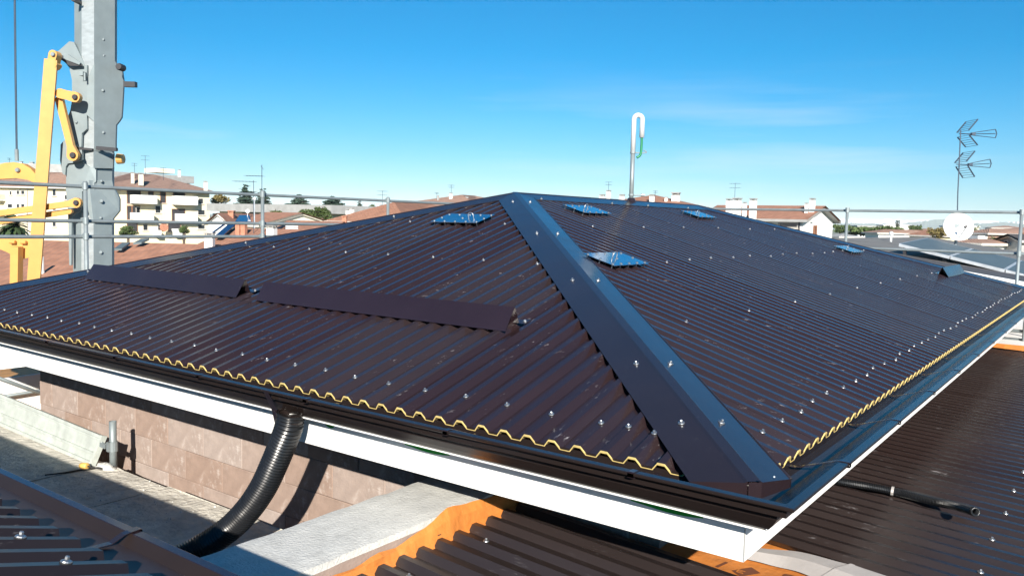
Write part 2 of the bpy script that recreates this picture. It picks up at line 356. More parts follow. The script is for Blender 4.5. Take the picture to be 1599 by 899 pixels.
GPROF = [(-0.010, -0.022), (-0.010, -0.05), (0.0, -0.078), (0.03, -0.102), (0.06, -0.110), (0.080, -0.111), (0.099, -0.101), (0.114, -0.084), (0.131, -0.057),
         (0.133, -0.034), (0.171, -0.030), (0.173, -0.006), (0.176, 0.0), (0.199, 0.001), (0.201, 0.004), (0.201, 0.010), (0.198, 0.013), (0.170, 0.013), (0.167, 0.010), (0.166, 0.002),
         (0.160, -0.022), (0.128, -0.050), (0.108, -0.078), (0.093, -0.094), (0.07, -0.103), (0.03, -0.096), (0.006, -0.074), (-0.005, -0.05), (-0.005, -0.022)]

def ring(corners, q):                        # rectangle (x0,y0,x1,y1) pushed outward by q, counter-clockwise from the (x0,y0) corner
    x0, y0, x1, y1 = corners
    return [V3((x0-q, y0-q, 0)), V3((x1+q, y0-q, 0)), V3((x1+q, y1+q, 0)), V3((x0-q, y1+q, 0))]
def ring_side(mb, rect, prof, i, z0, m=0, close=False):
    pr = prof + ([prof[0]] if close else [])
    for (q, z), (q2, z2) in zip(pr, pr[1:]):
        a = ring(rect, q); b = ring(rect, q2); j = (i+1) % 4
        mb.quad(a[i]+Z*(z+z0), a[j]+Z*(z+z0), b[j]+Z*(z2+z0), b[i]+Z*(z2+z0), m)

def cap_line(house, A, B, perp, drop, hip=None, name='hip_cap'):
    """folded flashing over a hip or ridge from A (low) to B (high); hip=(signx, signy) cuts the low end along the eaves"""
    A, B, perp = V3(A), V3(B), V3(perp).normalized()
    prof = [(0.166, -0.176*drop-0.012), (0.176, -0.176*drop+0.005), (0.10, -0.10*drop+0.011), (0.030, -0.03*drop+0.016), (0.022, 0.017), (-0.022, 0.017),
            (-0.030, -0.03*drop+0.016), (-0.10, -0.10*drop+0.011), (-0.176, -0.176*drop+0.005), (-0.166, -0.176*drop-0.012)]
    ax = (B-A); L = ax.length; ax /= L; lo = []; hi = []
    n = 10
    for d, z in prof:
        s0 = -0.0
        if hip: s0 = (abs(d)/math.sqrt(2) - 0.030 - 0.045*abs(d)/0.176)*math.sqrt(2)*math.sqrt(1+drop*drop)   # cut parallel to each eave
        lo.append(A + ax*s0 + perp*d + Z*z); hi.append(B + perp*d + Z*z)
    ns = 1
    for sg in range(ns):
        ta, tb = max(0.0, sg/ns - 0.03), (sg+1)/ns; lift = Z*(0.0014*(sg % 2) + 0.0004); mb = MB(); jt = random.uniform(-.0015, .0015)
        for i in range(len(prof)-1):
            for k in range(n):
                t0, t1 = ta+(tb-ta)*k/n, ta+(tb-ta)*(k+1)/n
                e0, e1 = lift+Z*jt*math.sin(3.1*t0*n), lift+Z*jt*math.sin(3.1*t1*n)
                mb.quad(lo[i].lerp(hi[i], t0)+e0, lo[i+1].lerp(hi[i+1], t0)+e0, lo[i+1].lerp(hi[i+1], t1)+e1, lo[i].lerp(hi[i], t1)+e1)
        o = mb.build(name, M['brown_cap'], house)
    hb = MB(); a0 = A + ax*(0.10 if hip else 0); hb.add([a0-perp*0.07-Z*(0.07*drop+0.10), a0+perp*0.07-Z*(0.07*drop+0.10), a0+perp*0.07-Z*(0.07*drop-0.004), a0+Z*0.008, a0-perp*0.07-Z*(0.07*drop-0.004), B-perp*0.07-Z*(0.07*drop+0.10), B+perp*0.07-Z*(0.07*drop+0.10), B+perp*0.07-Z*(0.07*drop-0.004), B+Z*0.008, B-perp*0.07-Z*(0.07*drop-0.004)], [(0, 1, 2, 3, 4), (9, 8, 7, 6, 5), (1, 6, 7, 2), (0, 4, 9, 5), (2, 7, 8, 3), (3, 8, 9, 4)]); hb.build('hip_batten', M['soffit'], o)
    if hip and A.length < 0.1:
        hm_ = MB(); hm_.tube([lo[8].lerp(hi[8], t/12.0) + Z*0.0012 for t in range(13)], 0.0032, 8); hm_.build('hem', M['brown_cap'], o, True)
    if hip:
        c = MB(); zb = A.z - 0.045
        for grp in (range(0, 5), range(5, 10)):
            top = [lo[i] + Z*0.001 for i in grp]; bot = [V3((q.x, q.y, zb)) for q in top]
            if grp[0] == 0: bot[0] = V3((top[0].x, top[0].y, top[0].z-0.01))
            else: bot[-1] = V3((top[-1].x, top[-1].y, top[-1].z-0.01))
            for i in range(4): c.quad(top[i], top[i+1], bot[i+1], bot[i])
        t4, t5 = lo[4], lo[5]
        out = ((t4+t5)/2 - B); out.z = 0; out = out.normalized()*0.006
        c.quad(t4+out, t5+out, V3((t5.x, t5.y, zb))+out, V3((t4.x, t4.y, zb))+out)
        c.build('hip_end_closure', M['brown_cap'], house)
    return o

TGPROF = [(-0.03, -0.030), (0.100, -0.043), (0.125, -0.021), (0.127, -0.020), (0.148, -0.019), (0.151, -0.021), (0.153, -0.026), (0.152, -0.063), (0.13, -0.113), (0.06, -0.133), (-0.03, -0.133)]
def hip_house(house, x0, y0, x1, y1, z0, c0s, slope=SL, gz=0.0, gprof=None, foam=(0, 1), fascia=True):
    W, Lx = y1-y0, x1-x0; half = min(W, Lx)/2; h = half*slope
    fl = Face((x0, y0, z0), (0, 1, 0), (1, 0, 0), W, half, c0s[0], slope)       # towards -X
    fr = Face((x0, y0, z0), (1, 0, 0), (0, 1, 0), Lx, half, c0s[1], slope)      # towards -Y
    ff = Face((x1, y0, z0), (0, 1, 0), (-1, 0, 0), W, half, c0s[2], slope)      # towards +X
    fb = Face((x0, y1, z0), (1, 0, 0), (0, -1, 0), Lx, half, c0s[3], slope)     # towards +Y
    F = (fl, fr, ff, fb)
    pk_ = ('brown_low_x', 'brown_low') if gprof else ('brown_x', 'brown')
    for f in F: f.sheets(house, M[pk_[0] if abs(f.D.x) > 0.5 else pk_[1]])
    for i in foam: F[i].foam(house)
    rect = (x0, y0, x1, y1)
    for i in range(4):
        gm = MB(); ring_side(gm, rect, gprof[:2] if gprof else GPROF, i, z0+gz)
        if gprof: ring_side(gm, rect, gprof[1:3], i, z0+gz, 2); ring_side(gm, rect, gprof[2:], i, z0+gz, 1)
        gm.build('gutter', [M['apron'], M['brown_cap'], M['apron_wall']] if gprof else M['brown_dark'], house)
        if fascia:
            fm = MB(); ring_side(fm, rect, [(-0.015, -0.272), (-0.015, -0.035), (-0.045, -0.035), (-0.045, -0.272)], i, z0, close=True); fm.build('fascia_board', M['white'], house)
            dm = MB(); ring_side(dm, rect, [(0.055, -0.1135), (0.091, -0.1095), (0.092, -0.1145), (0.055, -0.1185)], i, z0, close=True); dm.build('drip_strip', M['white'], house)
            sm = MB(); ring_side(sm, rect, [(-0.047, -0.262), (-0.62, -0.262)], i, z0); sm.build('soffit', M['soffit'], house)
    dk = MB()
    for f in F:
        c = [f.pt(0.02, 0.02, -0.045), f.pt(f.ulen-0.02, 0.02, -0.045)]; i0, i1 = f.half, f.ulen-f.half
        if i1 - i0 > 0.01: dk.quad(c[0], c[1], f.pt(i1, f.half, -0.045), f.pt(i0, f.half, -0.045))
        else: dk.poly([c[0], c[1], f.pt(f.half, f.half, -0.045)])
    dk.build('roof_deck', M['soffit'], house)
    # ridge and hips
    if Lx >= W: r0, r1 = V3((x0+half, (y0+y1)/2, z0+h)), V3((x1-half, (y0+y1)/2, z0+h)); ends = [(x0, y0, r0), (x0, y1, r0), (x1, y0, r1), (x1, y1, r1)]; rp = (0, 1, 0)
    else: r0, r1 = V3(((x0+x1)/2, y0+half, z0+h)), V3(((x0+x1)/2, y1-half, z0+h)); ends = [(x0, y0, r0), (x1, y0, r0), (x0, y1, r1), (x1, y1, r1)]; rp = (1, 0, 0)
    for ex, ey, r in ends:
        A = V3((ex, ey, z0)); dx, dy = r.x-ex, r.y-ey
        cap_line(house, A, r + Z*0.002, V3((-dy, dx, 0)), slope/math.sqrt(2), hip=True)
    cap_line(house, r0, r1, rp, slope, name='ridge_cap')
    return F

def clip(house, rect, z0, side, t, pr=None):
    """gutter strap and rim clip at distance t along a side: 0 = -Y side (t is x), 3 = -X side (t is y), 1 = +X side (t is y)"""
    x0, y0, x1, y1 = rect
    def p(q, z, w):
        if side == 3: return V3((x0-q, t+w, z0+z))
        if side == 0: return V3((t+w, y0-q, z0+z))
        return V3((x1+q, t+w, z0+z))
    mb = MB(); w = 0.011
    pr = pr or [(-0.03, -0.036), (0.02, -0.037), (0.075, -0.018), (0.13, 0.002), (0.158, 0.012), (0.168, 0.0155), (0.199, 0.0155), (0.2035, 0.013), (0.2035, -0.002), (0.176, -0.004)]
    for a, b in zip(pr, pr[1:]):
        mb.quad(p(*a, -w), p(*a, w), p(*b, w), p(*b, -w)); mb.quad(p(a[0], a[1]-0.002, -w), p(a[0], a[1]-0.002, w), p(b[0], b[1]-0.002, w), p(b[0], b[1]-0.002, -w))
        for sgn in (-w, w): mb.quad(p(*a, sgn), p(*b, sgn), p(b[0], b[1]-0.002, sgn), p(a[0], a[1]-0.002, sgn))
    mb.build('gutter_bracket', M['brown_cap'], house)

# ------------------------------------------------------------------ main house
X1, Y1 = 11.197, 7.174
house = thing('house', (5.6, 3.6, GZ), 'house with large dark brown corrugated metal hip roof and white fascia in the middle', 'house')
FL, FR, FF, FB = hip_house(house, 0, 0, X1, Y1, 0.0, (0.3258, 0.3935, 0.30, 0.40))
RECT = (0, 0, X1, Y1)
# screws in rows, every second, fourth or eighth crest
def row(F, d, us, h=0.0, jd=0.008):
    for u in us:
        u = F.crest(u)
        if F.dmax(u) > d + 0.16: F.screw(house, u, d + random.uniform(-jd, jd), h)
row(FL, 0.168, [0.312 + P + 2*P*k for k in range(0, 30)]); FL.screw(house, FL.crest(0.54), 0.180); 
row(FL, 1.83, [2.116 + 0.448*k for k in range(-1, 8)], jd=0.015)
row(FL, 2.65, [3.442, 4.0, 2.95])
row(FR, 0.145, [0.513 + 2*P*k for k in range(0, 46)], jd=0.013)
row(FR, 0.962, [1.664 + 8*P*k for k in range(0, 10)], jd=0.012)
row(FR, 1.815, [2.574 + 4*P*k for k in range(0, 16)], jd=0.025)
row(FR, 2.645, [3.401 + 8*P*k for k in range(0, 6)], jd=0.015)
def cap_screw(t, d, zl):
    # on a wing of the near hip cap: t along the hip in plan, d across
    x, y = t - d/math.sqrt(2), t + d/math.sqrt(2)
    F = FL if d > 0 else FR
    q = F.q @ Quaternion(Z, random.random()*6)
    inst('screw', SCREW, house, (x, y, SL*min(x, y) + zl), q)
for t in (3.30, 2.44, 1.585, 0.675, 0.27): cap_screw(t+0.03, 0.077, 0.012); cap_screw(t+0.03, -0.077, 0.012)
for x in (3.79, 5.11, 5.93, 7.0): inst('screw', SCREW, house, (x, Y1/2-0.15, SL*(Y1/2-0.15)+0.006), FR.q)
for x, y in ((1.864, 5.21), (2.747, 4.30), (0.95, 6.12)): inst('screw', SCREW, house, (x, y, SL*min(x, Y1-y)+0.014), FL.q)
for y in (0.32, 1.11, 1.92, 2.73, 3.52, 4.32, 5.12, 5.92, 6.72): clip(house, RECT, 0, 3, y)
for x in [0.40 + 0.80*k for k in range(14)]: clip(house, RECT, 0, 0, x)
for x_, y_ in ((1220, 802), (1197, 826), (1203, 817.5), (1209, 744)):
    c_ = on_plane(x_, y_, (1, -1, 0), 0.0); rv = MB(); rv.lathe(c_, CAM-c_, [(0.004, -0.004), (0.004, 0.003), (0.002, 0.005), (0, 0.005)], 8); rv.build('rivet', M['zinc'], house)
# snow guards: folded angle strips two metres long with end feet
def snow_guard(F, u0, u1, d0):
    mb = MB(); hgt = 0.095
    A = lambda u, d, h: F.pt(u, d, h)
    sec = [(d0+0.12, 0.003), (d0+0.085, 0.004), (d0+0.135, hgt), (d0+0.128, hgt+0.004), (d0+0.008, 0.020), (d0, 0.014)]
    sec = [(d0+0.16, 0.003), (d0+0.115, 0.004), (d0+0.105, hgt), (d0+0.100, hgt+0.003), (d0+0.006, 0.012), (d0, 0.005)]
    for (d, h), (d2, h2) in zip(sec, sec[1:]): mb.quad(A(u0, d, h), A(u1, d, h), A(u1, d2, h2), A(u0, d2, h2))
    for (d, h), (d2, h2) in zip(sec, sec[1:]): mb.quad(A(u0, d, h-0.0015), A(u1, d, h-0.0015), A(u1, d2, h2-0.0015), A(u0, d2, h2-0.0015))
    o = mb.build('snow_guard', M['brown_cap'], house)
    for u in (u0-0.02, u1+0.02):
        f = MB(); f.add([A(u-0.02, d0+0.11, 0.004), A(u+0.02, d0+0.11, 0.004), A(u+0.02, d0+0.17, 0.004), A(u-0.02, d0+0.17, 0.004)], [(0, 1, 2, 3)])
        f.lathe(A(u, d0+0.14, 0.004), F.N, [(0.011, 0), (0.011, 0.004), (0.005, 0.010), (0, 0.010)], 8)
        f.m = [0]+[1]*(len(f.f)-1); f.build('guard_foot', [M['brown_cap'], M['zinc']], o)
snow_guard(FL, 3.88, 5.93, 0.83); snow_guard(FL, 1.60, 3.66, 0.825); snow_guard(FR, 8.95, 10.3, 0.80)
# bright anchor plates, each with rivets and a lifting ring
def anchor(F, u, d, w=0.50, l=0.24, ring_at=0.5, h=0.024):
    mb = MB(); a = lambda uu, dd, hh: F.pt(u+uu, d+dd, hh)
    top = [a(-w/2, -l/2, h), a(w/2, -l/2, h), a(w/2, l/2, h), a(-w/2, l/2, h)]
    mb.prism([q - F.N*0.004 for q in top], F.N*0.004)
    o = mb.build('anchor_plate', M['plate'], house)
    for k in range(5):
        for dd in (-l/2+0.025, 0.0, l/2-0.025):
            if dd == 0.0 and k in (1, 3): continue
            s = MB(); c = a(-w/2+0.025+k*(w-0.05)/4, dd, h); s.lathe(c, F.N, [(0.009, 0), (0.009, 0.003), (0.004, 0.007), (0, 0.007)], 8); s.lathe(c, F.N, [(0.004, -0.045), (0.004, 0.0)], 6); s.build('rivet', M['zinc'], o)
    rg = MB(); c = a((ring_at-0.5)*w, 0.02, h); pts = []
    for k in range(13):
        th = math.pi*(-0.15 + 1.3*k/12); pts.append(c + F.U*(0.028*math.cos(th)) + F.N*(0.014+0.028*math.sin(th)))
    rg.tube(pts, 0.004, 8); rg.build('lifting_ring', M['zinc'], o, True)
anchor(FL, 3.48, 2.72, ring_at=0.35); anchor(FR, 2.42, 1.865); anchor(FR, 4.05, 3.10); anchor(FR, 6.60, 3.12); anchor(FR, 8.25, 1.83)
# wall of pink blocks under the eave
wl_ = MB(); wl_.box(0.612, 0.85, 0.70, 6.255, -1.9, -0.262); wl_.box(0.62, X1-0.6, 0.60, 0.85, -1.9, -0.262); wl_.box(X1-0.85, X1-0.6, 0.85, 6.25, -1.9, -0.262); wl_.box(0.85, X1-0.85, 6.1, 6.25, -1.9, -0.262)
wallo = wl_.build('wall', M['mortar'], house)
def bevel_block(lx, ly, lz):
    b = MB(); e = 0.0035
    b.add([(0,-ly,-lz),(0,ly,-lz),(0,ly,lz),(0,-ly,lz),(-0.003,-ly+e,-lz+e),(-0.003,ly-e,-lz+e),(-0.003,ly-e,lz-e),(-0.003,-ly+e,lz-e),(lx,-ly,-lz),(lx,ly,-lz),(lx,ly,lz),(lx,-ly,lz)],
          [(4,7,6,5),(0,4,5,1),(1,5,6,2),(2,6,7,3),(3,7,4,0),(0,1,9,8),(1,2,10,9),(2,3,11,10),(3,0,8,11)])
    me = bpy.data.meshes.new('block'); me.from_pydata([tuple(q) for q in b.v], [], b.f); me.materials.append(M['block']); me.update(); return me
BLK = bevel_block(0.03, 0.2108, 0.0988); BLK2 = bevel_block(0.03, 0.105, 0.0988)
for r in range(6):
    zc = -0.305 - 0.2*r; y = 6.255 if r % 2 == 0 else 6.255
    off = 0.06 if r % 2 else 0.27
    yy = 6.255 - (0.2125 if r % 2 == 0 else 0.0)
    if r % 2 == 0: inst('block', BLK2, wallo, (0.606 + random.uniform(-.002, .002), 6.255-0.104, zc))
    yc = yy - 0.212
    while yc > 0.9:
        inst('block', BLK, wallo, (0.606 + random.uniform(-.003, .003), yc, zc)); yc -= 0.424
for box_ in ((0.0130, 0.0160, 0.0130, 0.0160, -0.270, -0.160), (0.0135, 0.0160, 3.050, 3.0525, -0.271, -0.150), (0.0135, 0.0160, 6.050, 6.0525, -0.271, -0.150)):  # first strip paints the shadow line of the fascia corner; others are butt joints
    sm_ = MB(); sm_.box(*box_); sm_.build('joint_and_shadow_line', M['greyroof'], house)
# scraps of green protective film along the top of the fascia
for (xa, ya, xb) in ((508, 662, 522), (632, 690, 702), (985, 778, 1098)):
    a = on_plane(xa, ya, (1, 0, 0), 0.0125); b = on_plane(xb, ya+(xb-xa)*0.24, (1, 0, 0), 0.0125)
    mb = MB(); n = 8; zt = -0.125
    for k in range(n):
        t0, t1 = k/n, (k+1)/n; z0_ = -0.160 - 0.009*math.sin(math.pi*t0)*(0.6+0.8*t0); z1_ = -0.160 - 0.009*math.sin(math.pi*t1)*(0.6+0.8*t1)
        p0, p1 = a.y+(b.y-a.y)*t0, a.y+(b.y-a.y)*t1
        mb.quad((0.0125, p0, zt), (0.0125, p1, zt), (0.0125, p1, z1_), (0.0125, p0, z0_))
    mb.build('protective_film', M['green'], house)
# ------------------------------------------------------------------ twin house at the lower left
TX1 = -1.545
twin = thing('house', (TX1-3.6, 5.6, GZ), 'twin house with brown corrugated roof and gutter cut off by the lower left corner', 'house')
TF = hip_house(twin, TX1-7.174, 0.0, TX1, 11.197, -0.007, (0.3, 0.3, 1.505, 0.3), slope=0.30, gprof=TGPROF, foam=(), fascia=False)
for y in [0.966 + 0.224*k for k in range(-2, 20)]:
    u = TF[2].crest(y); q = TF[2].q @ Quaternion(Z, random.random()*6)
    if TF[2].dmax(u) > 0.3: inst('screw', SCREW, twin, TF[2].pt(u, 0.133, 0), q)
for y in (0.30, 1.14, 2.0, 2.86, 3.7): clip(twin, (TX1-7.174, 0.0, TX1, 11.197), -0.007, 1, y, [(-0.01, -0.027), (0.03, -0.030), (0.075, -0.032), (0.108, -0.018), (0.124, -0.016), (0.150, -0.0145), (0.1555, -0.017), (0.1555, -0.033)])
tw = MB(); tw.box(TX1-6.5, TX1-0.55, 0.6, 10.6, -1.9, -0.28); tw.build('wall', M['mortar'], twin)
# ------------------------------------------------------------------ storeys below both houses
core = thing('apartment_block', (0, 2, GZ), 'lower storeys of the building carrying the roofs and terrace', 'building')
cb = MB(); cb.box(-9.5, 12.3, -4.2, 7.6, GZ, -1.62); cb.build('wall', M['whitewall'], core)
# terrace floor between the two houses: cast slabs with open joints
tf = MB(); tf.box(-2.2, 0.330, 1.60, 7.5, -1.25, -0.982); tfo = tag(tf.build('terrace_floor', M['concrete']), kind='structure')
def slab(y0, y1, dz):
    mb = MB(); nx, ny = 14, max(2, int((y1-y0)/0.12)); gv = []
    for j in range(ny+1):
        for i in range(nx+1):
            x = -2.2 + 2.548*i/nx; y = y0 + (y1-y0)*j/ny
            if i == nx: x += random.uniform(-.012, .006)
            zz = -0.946 + dz + random.uniform(-.004, .004)
            if j in (0, ny): y += random.uniform(-.008, .008)
            gv.append((x, y, zz))
    fs = [(j*(nx+1)+i, j*(nx+1)+i+1, (j+1)*(nx+1)+i+1, (j+1)*(nx+1)+i) for j in range(ny) for i in range(nx)]
    mb.add(gv, fs)
    mb.quad(gv[nx], gv[-1], (gv[-1][0], gv[-1][1], -1.2), (gv[nx][0], gv[nx][1], -1.2))
    mb.quad(gv[0], gv[nx], (gv[nx][0], gv[nx][1], -1.2), (gv[0][0], gv[0][1], -1.2)); k = ny*(nx+1)
    mb.quad(gv[k], gv[-1], (gv[-1][0], gv[-1][1], -1.2), (gv[k][0], gv[k][1], -1.2))
    mb.build('concrete_slab', M['concrete'], tfo)
slab(1.62, 3.905, 0.0); slab(3.925, 4.66, -0.003); slab(4.678, 7.45, 0.002)
# ------------------------------------------------------------------ low roof in front and to the right
LS = 0.055
def lz(y): return -0.497 + LS*(y-1.268)
low = thing('low_roof', (3, -1, -1.62), 'low nearly flat brown corrugated roof below the raised hip roof on the right', 'roof')
lm = MB(); ys = [1.36, 0.5, -1, -4.2]
for a, b in zip(ys, ys[1:]): lm.quad((-9.4, a, lz(a)-0.036), (8.8, a, lz(a)-0.036), (8.8, b, lz(b)-0.036), (-9.4, b, lz(b)-0.036))
lm.build('underlay_membrane', M['membrane'], low)
def low_sheet(xa, xb, ytop, ybot, c0, jag=0.0):
    F = Face((0, 0, 0), (1, 0, 0), (0, 1, 0), 100, 50, c0)
    ln = F.line(xa, xb); mb = MB(); j = random.uniform(-jag, jag)
    for (u, h), (u2, h2) in zip(ln, ln[1:]):
        mb.quad((u, ytop+j, lz(ytop)+h), (u2, ytop+j, lz(ytop)+h2), (u2, ybot, lz(ybot)+h2), (u, ybot, lz(ybot)+h))
        mb.quad((u, ytop+j+0.0005, lz(ytop)+h), (u2, ytop+j+0.0005, lz(ytop)+h2), (u2, ytop+j+0.0005, lz(ytop)+h2-0.002), (u, ytop+j+0.0005, lz(ytop)+h-0.002))
    mb.build('roof_sheet', M['brown_low'], low)
CL = 0.203
for k in range(5):
    b = 0.60 - k*8*P; low_sheet(b-8*P-0.02, b, 1.268, -3.0, CL, 0.004)
for k in range(9):
    a = 0.985 + k*8*P; low_sheet(a, a+8*P+0.02, 0.60, -4.0, CL)
def low_screw(x, y):
    F = Face((0, 0, 0), (1, 0, 0), (0, 1, 0), 100, 50, CL)
    inst('screw', SCREW, low, (F.crest(x), y, lz(y)), Quaternion(Z, random.random()*6))
for k in range(16): low_screw(1.35 + 0.448*k, -0.52 + random.uniform(-.006, .006))
for k in range(7): low_screw(0.08 - 0.448*k, 1.12 + random.uniform(-.01, .01))
# bent aluminium flashing between the sheets
fl = MB(); n = 16; U_ = []; L_ = []
ptsU = curve([(0.80, 0.60, 0), (0.83, 0.30, 0), (0.925, 0.095, 0), (0.965, -0.10, 0), (0.96, -0.22, 0), (0.98, -1.5, 0)], 8)
ptsL = curve([(0.74, 0.60, 0), (0.765, 0.28, 0), (0.80, 0.12, 0), (0.80, -0.02, 0), (0.79, -0.15, 0), (0.76, -1.5, 0)], 8)
for i, (a, b) in enumerate(zip(ptsU, ptsL)):
    a.z = lz(a.y)+0.010+0.003*math.sin(i*0.5); b.z = lz(b.y)-0.024+0.002*math.sin(i*0.7+1)
for i in range(len(ptsU)-1):
    m0, m1 = ptsU[i].lerp(ptsL[i], .5)+Z*0.012, ptsU[i+1].lerp(ptsL[i+1], .5)+Z*0.012
    fl.quad(ptsU[i], ptsU[i+1], m1, m0); fl.quad(m0, m1, ptsL[i+1], ptsL[i])
fl.build('flashing', M['silver'], low, True)
# printed pattern of the membrane: flat brown shapes
pr = MB(); zz = lambda x, y, e=0.0025: V3((x, y, lz(y)-0.036+e))
def blob(cx, cy, rx, ry, n=14, w=0.2):
    pr.poly([zz(cx+rx*math.cos(2*math.pi*k/n)*(1+w*math.sin(3*2*math.pi*k/n)), cy+ry*math.sin(2*math.pi*k/n)*(1+w*math.cos(2*2*math.pi*k/n))) for k in range(n)])
blob(0.755, 0.055, 0.022, 0.075)
def bar(a, b, w):
    a, b = V3((*a, 0)), V3((*b, 0)); d = (b-a).normalized(); n_ = V3((-d.y, d.x, 0))*w/2
    pr.poly([zz(q.x, q.y) for q in (a-n_, b-n_, b+n_, a+n_)])
bar((0.625, 0.262), (0.715, 0.212), 0.055); bar((0.625, 0.345), (0.70, 0.330), 0.014)
pr.build('membrane_print', M['print'], low)
pr = MB(); zz = lambda x, y, e=0.0045: V3((x, y, lz(y)-0.036+e))
bar((0.640, 0.238), (0.640, 0.268), 0.007); bar((0.664, 0.238), (0.664, 0.268), 0.007); bar((0.640, 0.266), (0.664, 0.266), 0.007); bar((0.652, 0.245), (0.652, 0.266), 0.006)
pr.build('membrane_lettering', M['membrane'], low)
# ------------------------------------------------------------------ parapet between terrace and low roof
para = thing('parapet', (-0.4, 1.5, -0.95), 'low block parapet with rough pale concrete top between terrace and low roof', 'parapet')
pb = MB(); pb.box(-2.0, 0.60, 1.315, 1.69, -1.2, -0.452); pb.build('wall', M['block'], para)
pc = MB(); nx, ny = 44, 9; gv = []
def edge(i, s): return 0.003*math.sin(i*1.7+s)+0.004*math.sin(i*0.61+2*s)+random.uniform(-.004, .004)
eL = [edge(i, 1) for i in range(nx+1)]; eR = [edge(i, 2)*0.35 for i in range(nx+1)]
for i in range(nx+1):
    for j in range(ny+1):
        t = j/ny; y = (1.318+eR[i])*(1-t) + (1.687+eL[i])*t
        gv.append(V3((-2.0+2.599*i/nx, y, -0.42 + random.uniform(-.0015, .0015) - (0.005 if j in (0, ny) else 0))))
pc.add(gv, [(i*(ny+1)+j, (i+1)*(ny+1)+j, (i+1)*(ny+1)+j+1, i*(ny+1)+j+1) for i in range(nx) for j in range(ny)])
for j in (0, ny):
    for i in range(nx):
        a, b = gv[i*(ny+1)+j], gv[(i+1)*(ny+1)+j]; pc.quad(a, b, b-Z*0.034, a-Z*0.034)
pc.build('concrete_cap', M['cap_conc'], para, True)
# ------------------------------------------------------------------ orange membrane turned up against the parapet
mm = MB(); nx = 60; rows = []
for i in range(nx+1):
    x = -2.0 + 2.62*i/nx
    wv = 0.014*math.sin(x*6.1+1)+0.009*math.sin(x*15+0.4)+0.005*math.sin(x*31)
    zt = -0.470 + wv*0.9 + (0.045 if x > 0.05 else 0.045*max(0, 1-(0.05-x)/0.3))*(1 if x > -0.25 else 0)
    fold = 0.012*math.sin(x*9.0+2)+0.007*math.sin(x*23)
    rows.append([V3((x, 1.311, zt)), V3((x, 1.300-abs(fold)*0.5, (zt-0.505)/2+0.006)), V3((x, 1.285-fold*0.5, -0.508)), V3((x, 1.262, -0.527)), V3((x, 1.20, -0.531))])
for i in range(nx):
    for j in range(4): mm.quad(rows[i][j], rows[i+1][j], rows[i+1][j+1], rows[i][j+1])
tag(mm.build('membrane_strip', M['membrane'], None, True, origin=(-0.4, 1.3, -0.53)), 'bright orange roofing membrane strip folded up against the pale parapet', 'membrane')

st = MB(); c_ = on_plane(685, 834, (0, 1, 0), 1.286); st.beam(c_-V3((0.010, 0.004, 0)), c_+V3((0.010, -0.004, -0.001)), 0.002, 0.003); tag(st.build('staple', M['dark'], None, origin=c_), 'small dark staple in the orange membrane by the parapet', 'staple')
# ------------------------------------------------------------------ black corrugated drain pipe
def ribbed(path, r, pitch, amp, seg=18):
    pts = [path[0]]; acc = 0; out = []; L = 0
    cum = [0]
    for a, b in zip(path, path[1:]): cum.append(cum[-1]+(b-a).length)
    n = int(cum[-1]/(pitch/4)); res = []; rad = []; k = 0
    for i in range(n+1):
        s = cum[-1]*i/n
        while k < len(cum)-2 and cum[k+1] < s: k += 1
        t = (s-cum[k])/max(1e-9, cum[k+1]-cum[k]); res.append(path[k].lerp(path[k+1], t))
        rad.append(r + (amp if i % 4 in (1, 2) else -amp))
    mb = MB(); mb.tube(res, rad, seg, caps=False); return mb
dp = thing('drain_pipe', (-0.12, 2.2, -0.9), 'thick black corrugated drain pipe hanging from the gutter down to the terrace', 'pipe')
path = curve([(-0.115, 2.120, -0.098), (-0.118, 2.135, -0.17), (-0.12, 2.18, -0.26), (-0.12, 2.24, -0.365), (-0.12, 2.32, -0.49), (-0.13, 2.425, -0.62), (-0.16, 2.55, -0.745), (-0.27, 2.66, -0.845), (-0.46, 2.70, -0.878), (-0.75, 2.66, -0.882), (-1.1, 2.6, -0.882)], 10)
ribbed(path, 0.0605, 0.0165, 0.0055).build('hose', M['pipe'], dp, True)
oc = MB(); oc.lathe((-0.112, 2.115, -0.13), Z, [(0.050, -0.02), (0.050, 0.03), (0.075, 0.045)], 18); oc.build('outlet_collar', M['brown_dark'], dp, True)
ol = MB()
ol.add([(-0.207, 2.20, 0.008), (-0.207, 2.165, 0.008), (-0.165, 2.155, -0.075), (-0.135, 2.20, -0.185), (-0.15, 2.215, -0.09)], [(0, 1, 2, 4), (4, 2, 3)]); ol.build('outlet_flap', M['brown_cap'], dp)
# conduit on the low roof
cd = thing('conduit', (2.0, -0.1, -0.57), 'thin black ribbed conduit with open end lying across the low brown roof', 'conduit')
R_ = 0.021
cpath = curve([(1.93, 0.55, lz(.55)+R_), (1.975, 0.235, lz(.23)+R_+.004), (2.03, 0.07, lz(.07)+R_+.002), (2.055, -0.06, lz(-.06)+R_), (2.02, -0.22, lz(-.2)+R_+.008), (1.93, -0.34, lz(-.3)+R_+.04), (1.80, -0.435, lz(-.4)+R_+.075)], 10)
ribbed(cpath, 0.0195, 0.0085, 0.0022, 12).build('hose', M['pipe'], cd)
ce = MB(); dv = (cpath[-1]-cpath[-3]).normalized(); ce.lathe(cpath[-1], dv, [(0.0145, -0.05), (0.0145, 0.004), (0.0225, 0.004), (0.0225, -0.01)], 16); ce.build('open_end', M['pipe'], cd, True)
cj = MB(); i_ = int(len(cpath)*0.46); cj.tube([cpath[i_-1], cpath[i_]], 0.0245, 10); cj.build('tape_band', M['silver'], cd)

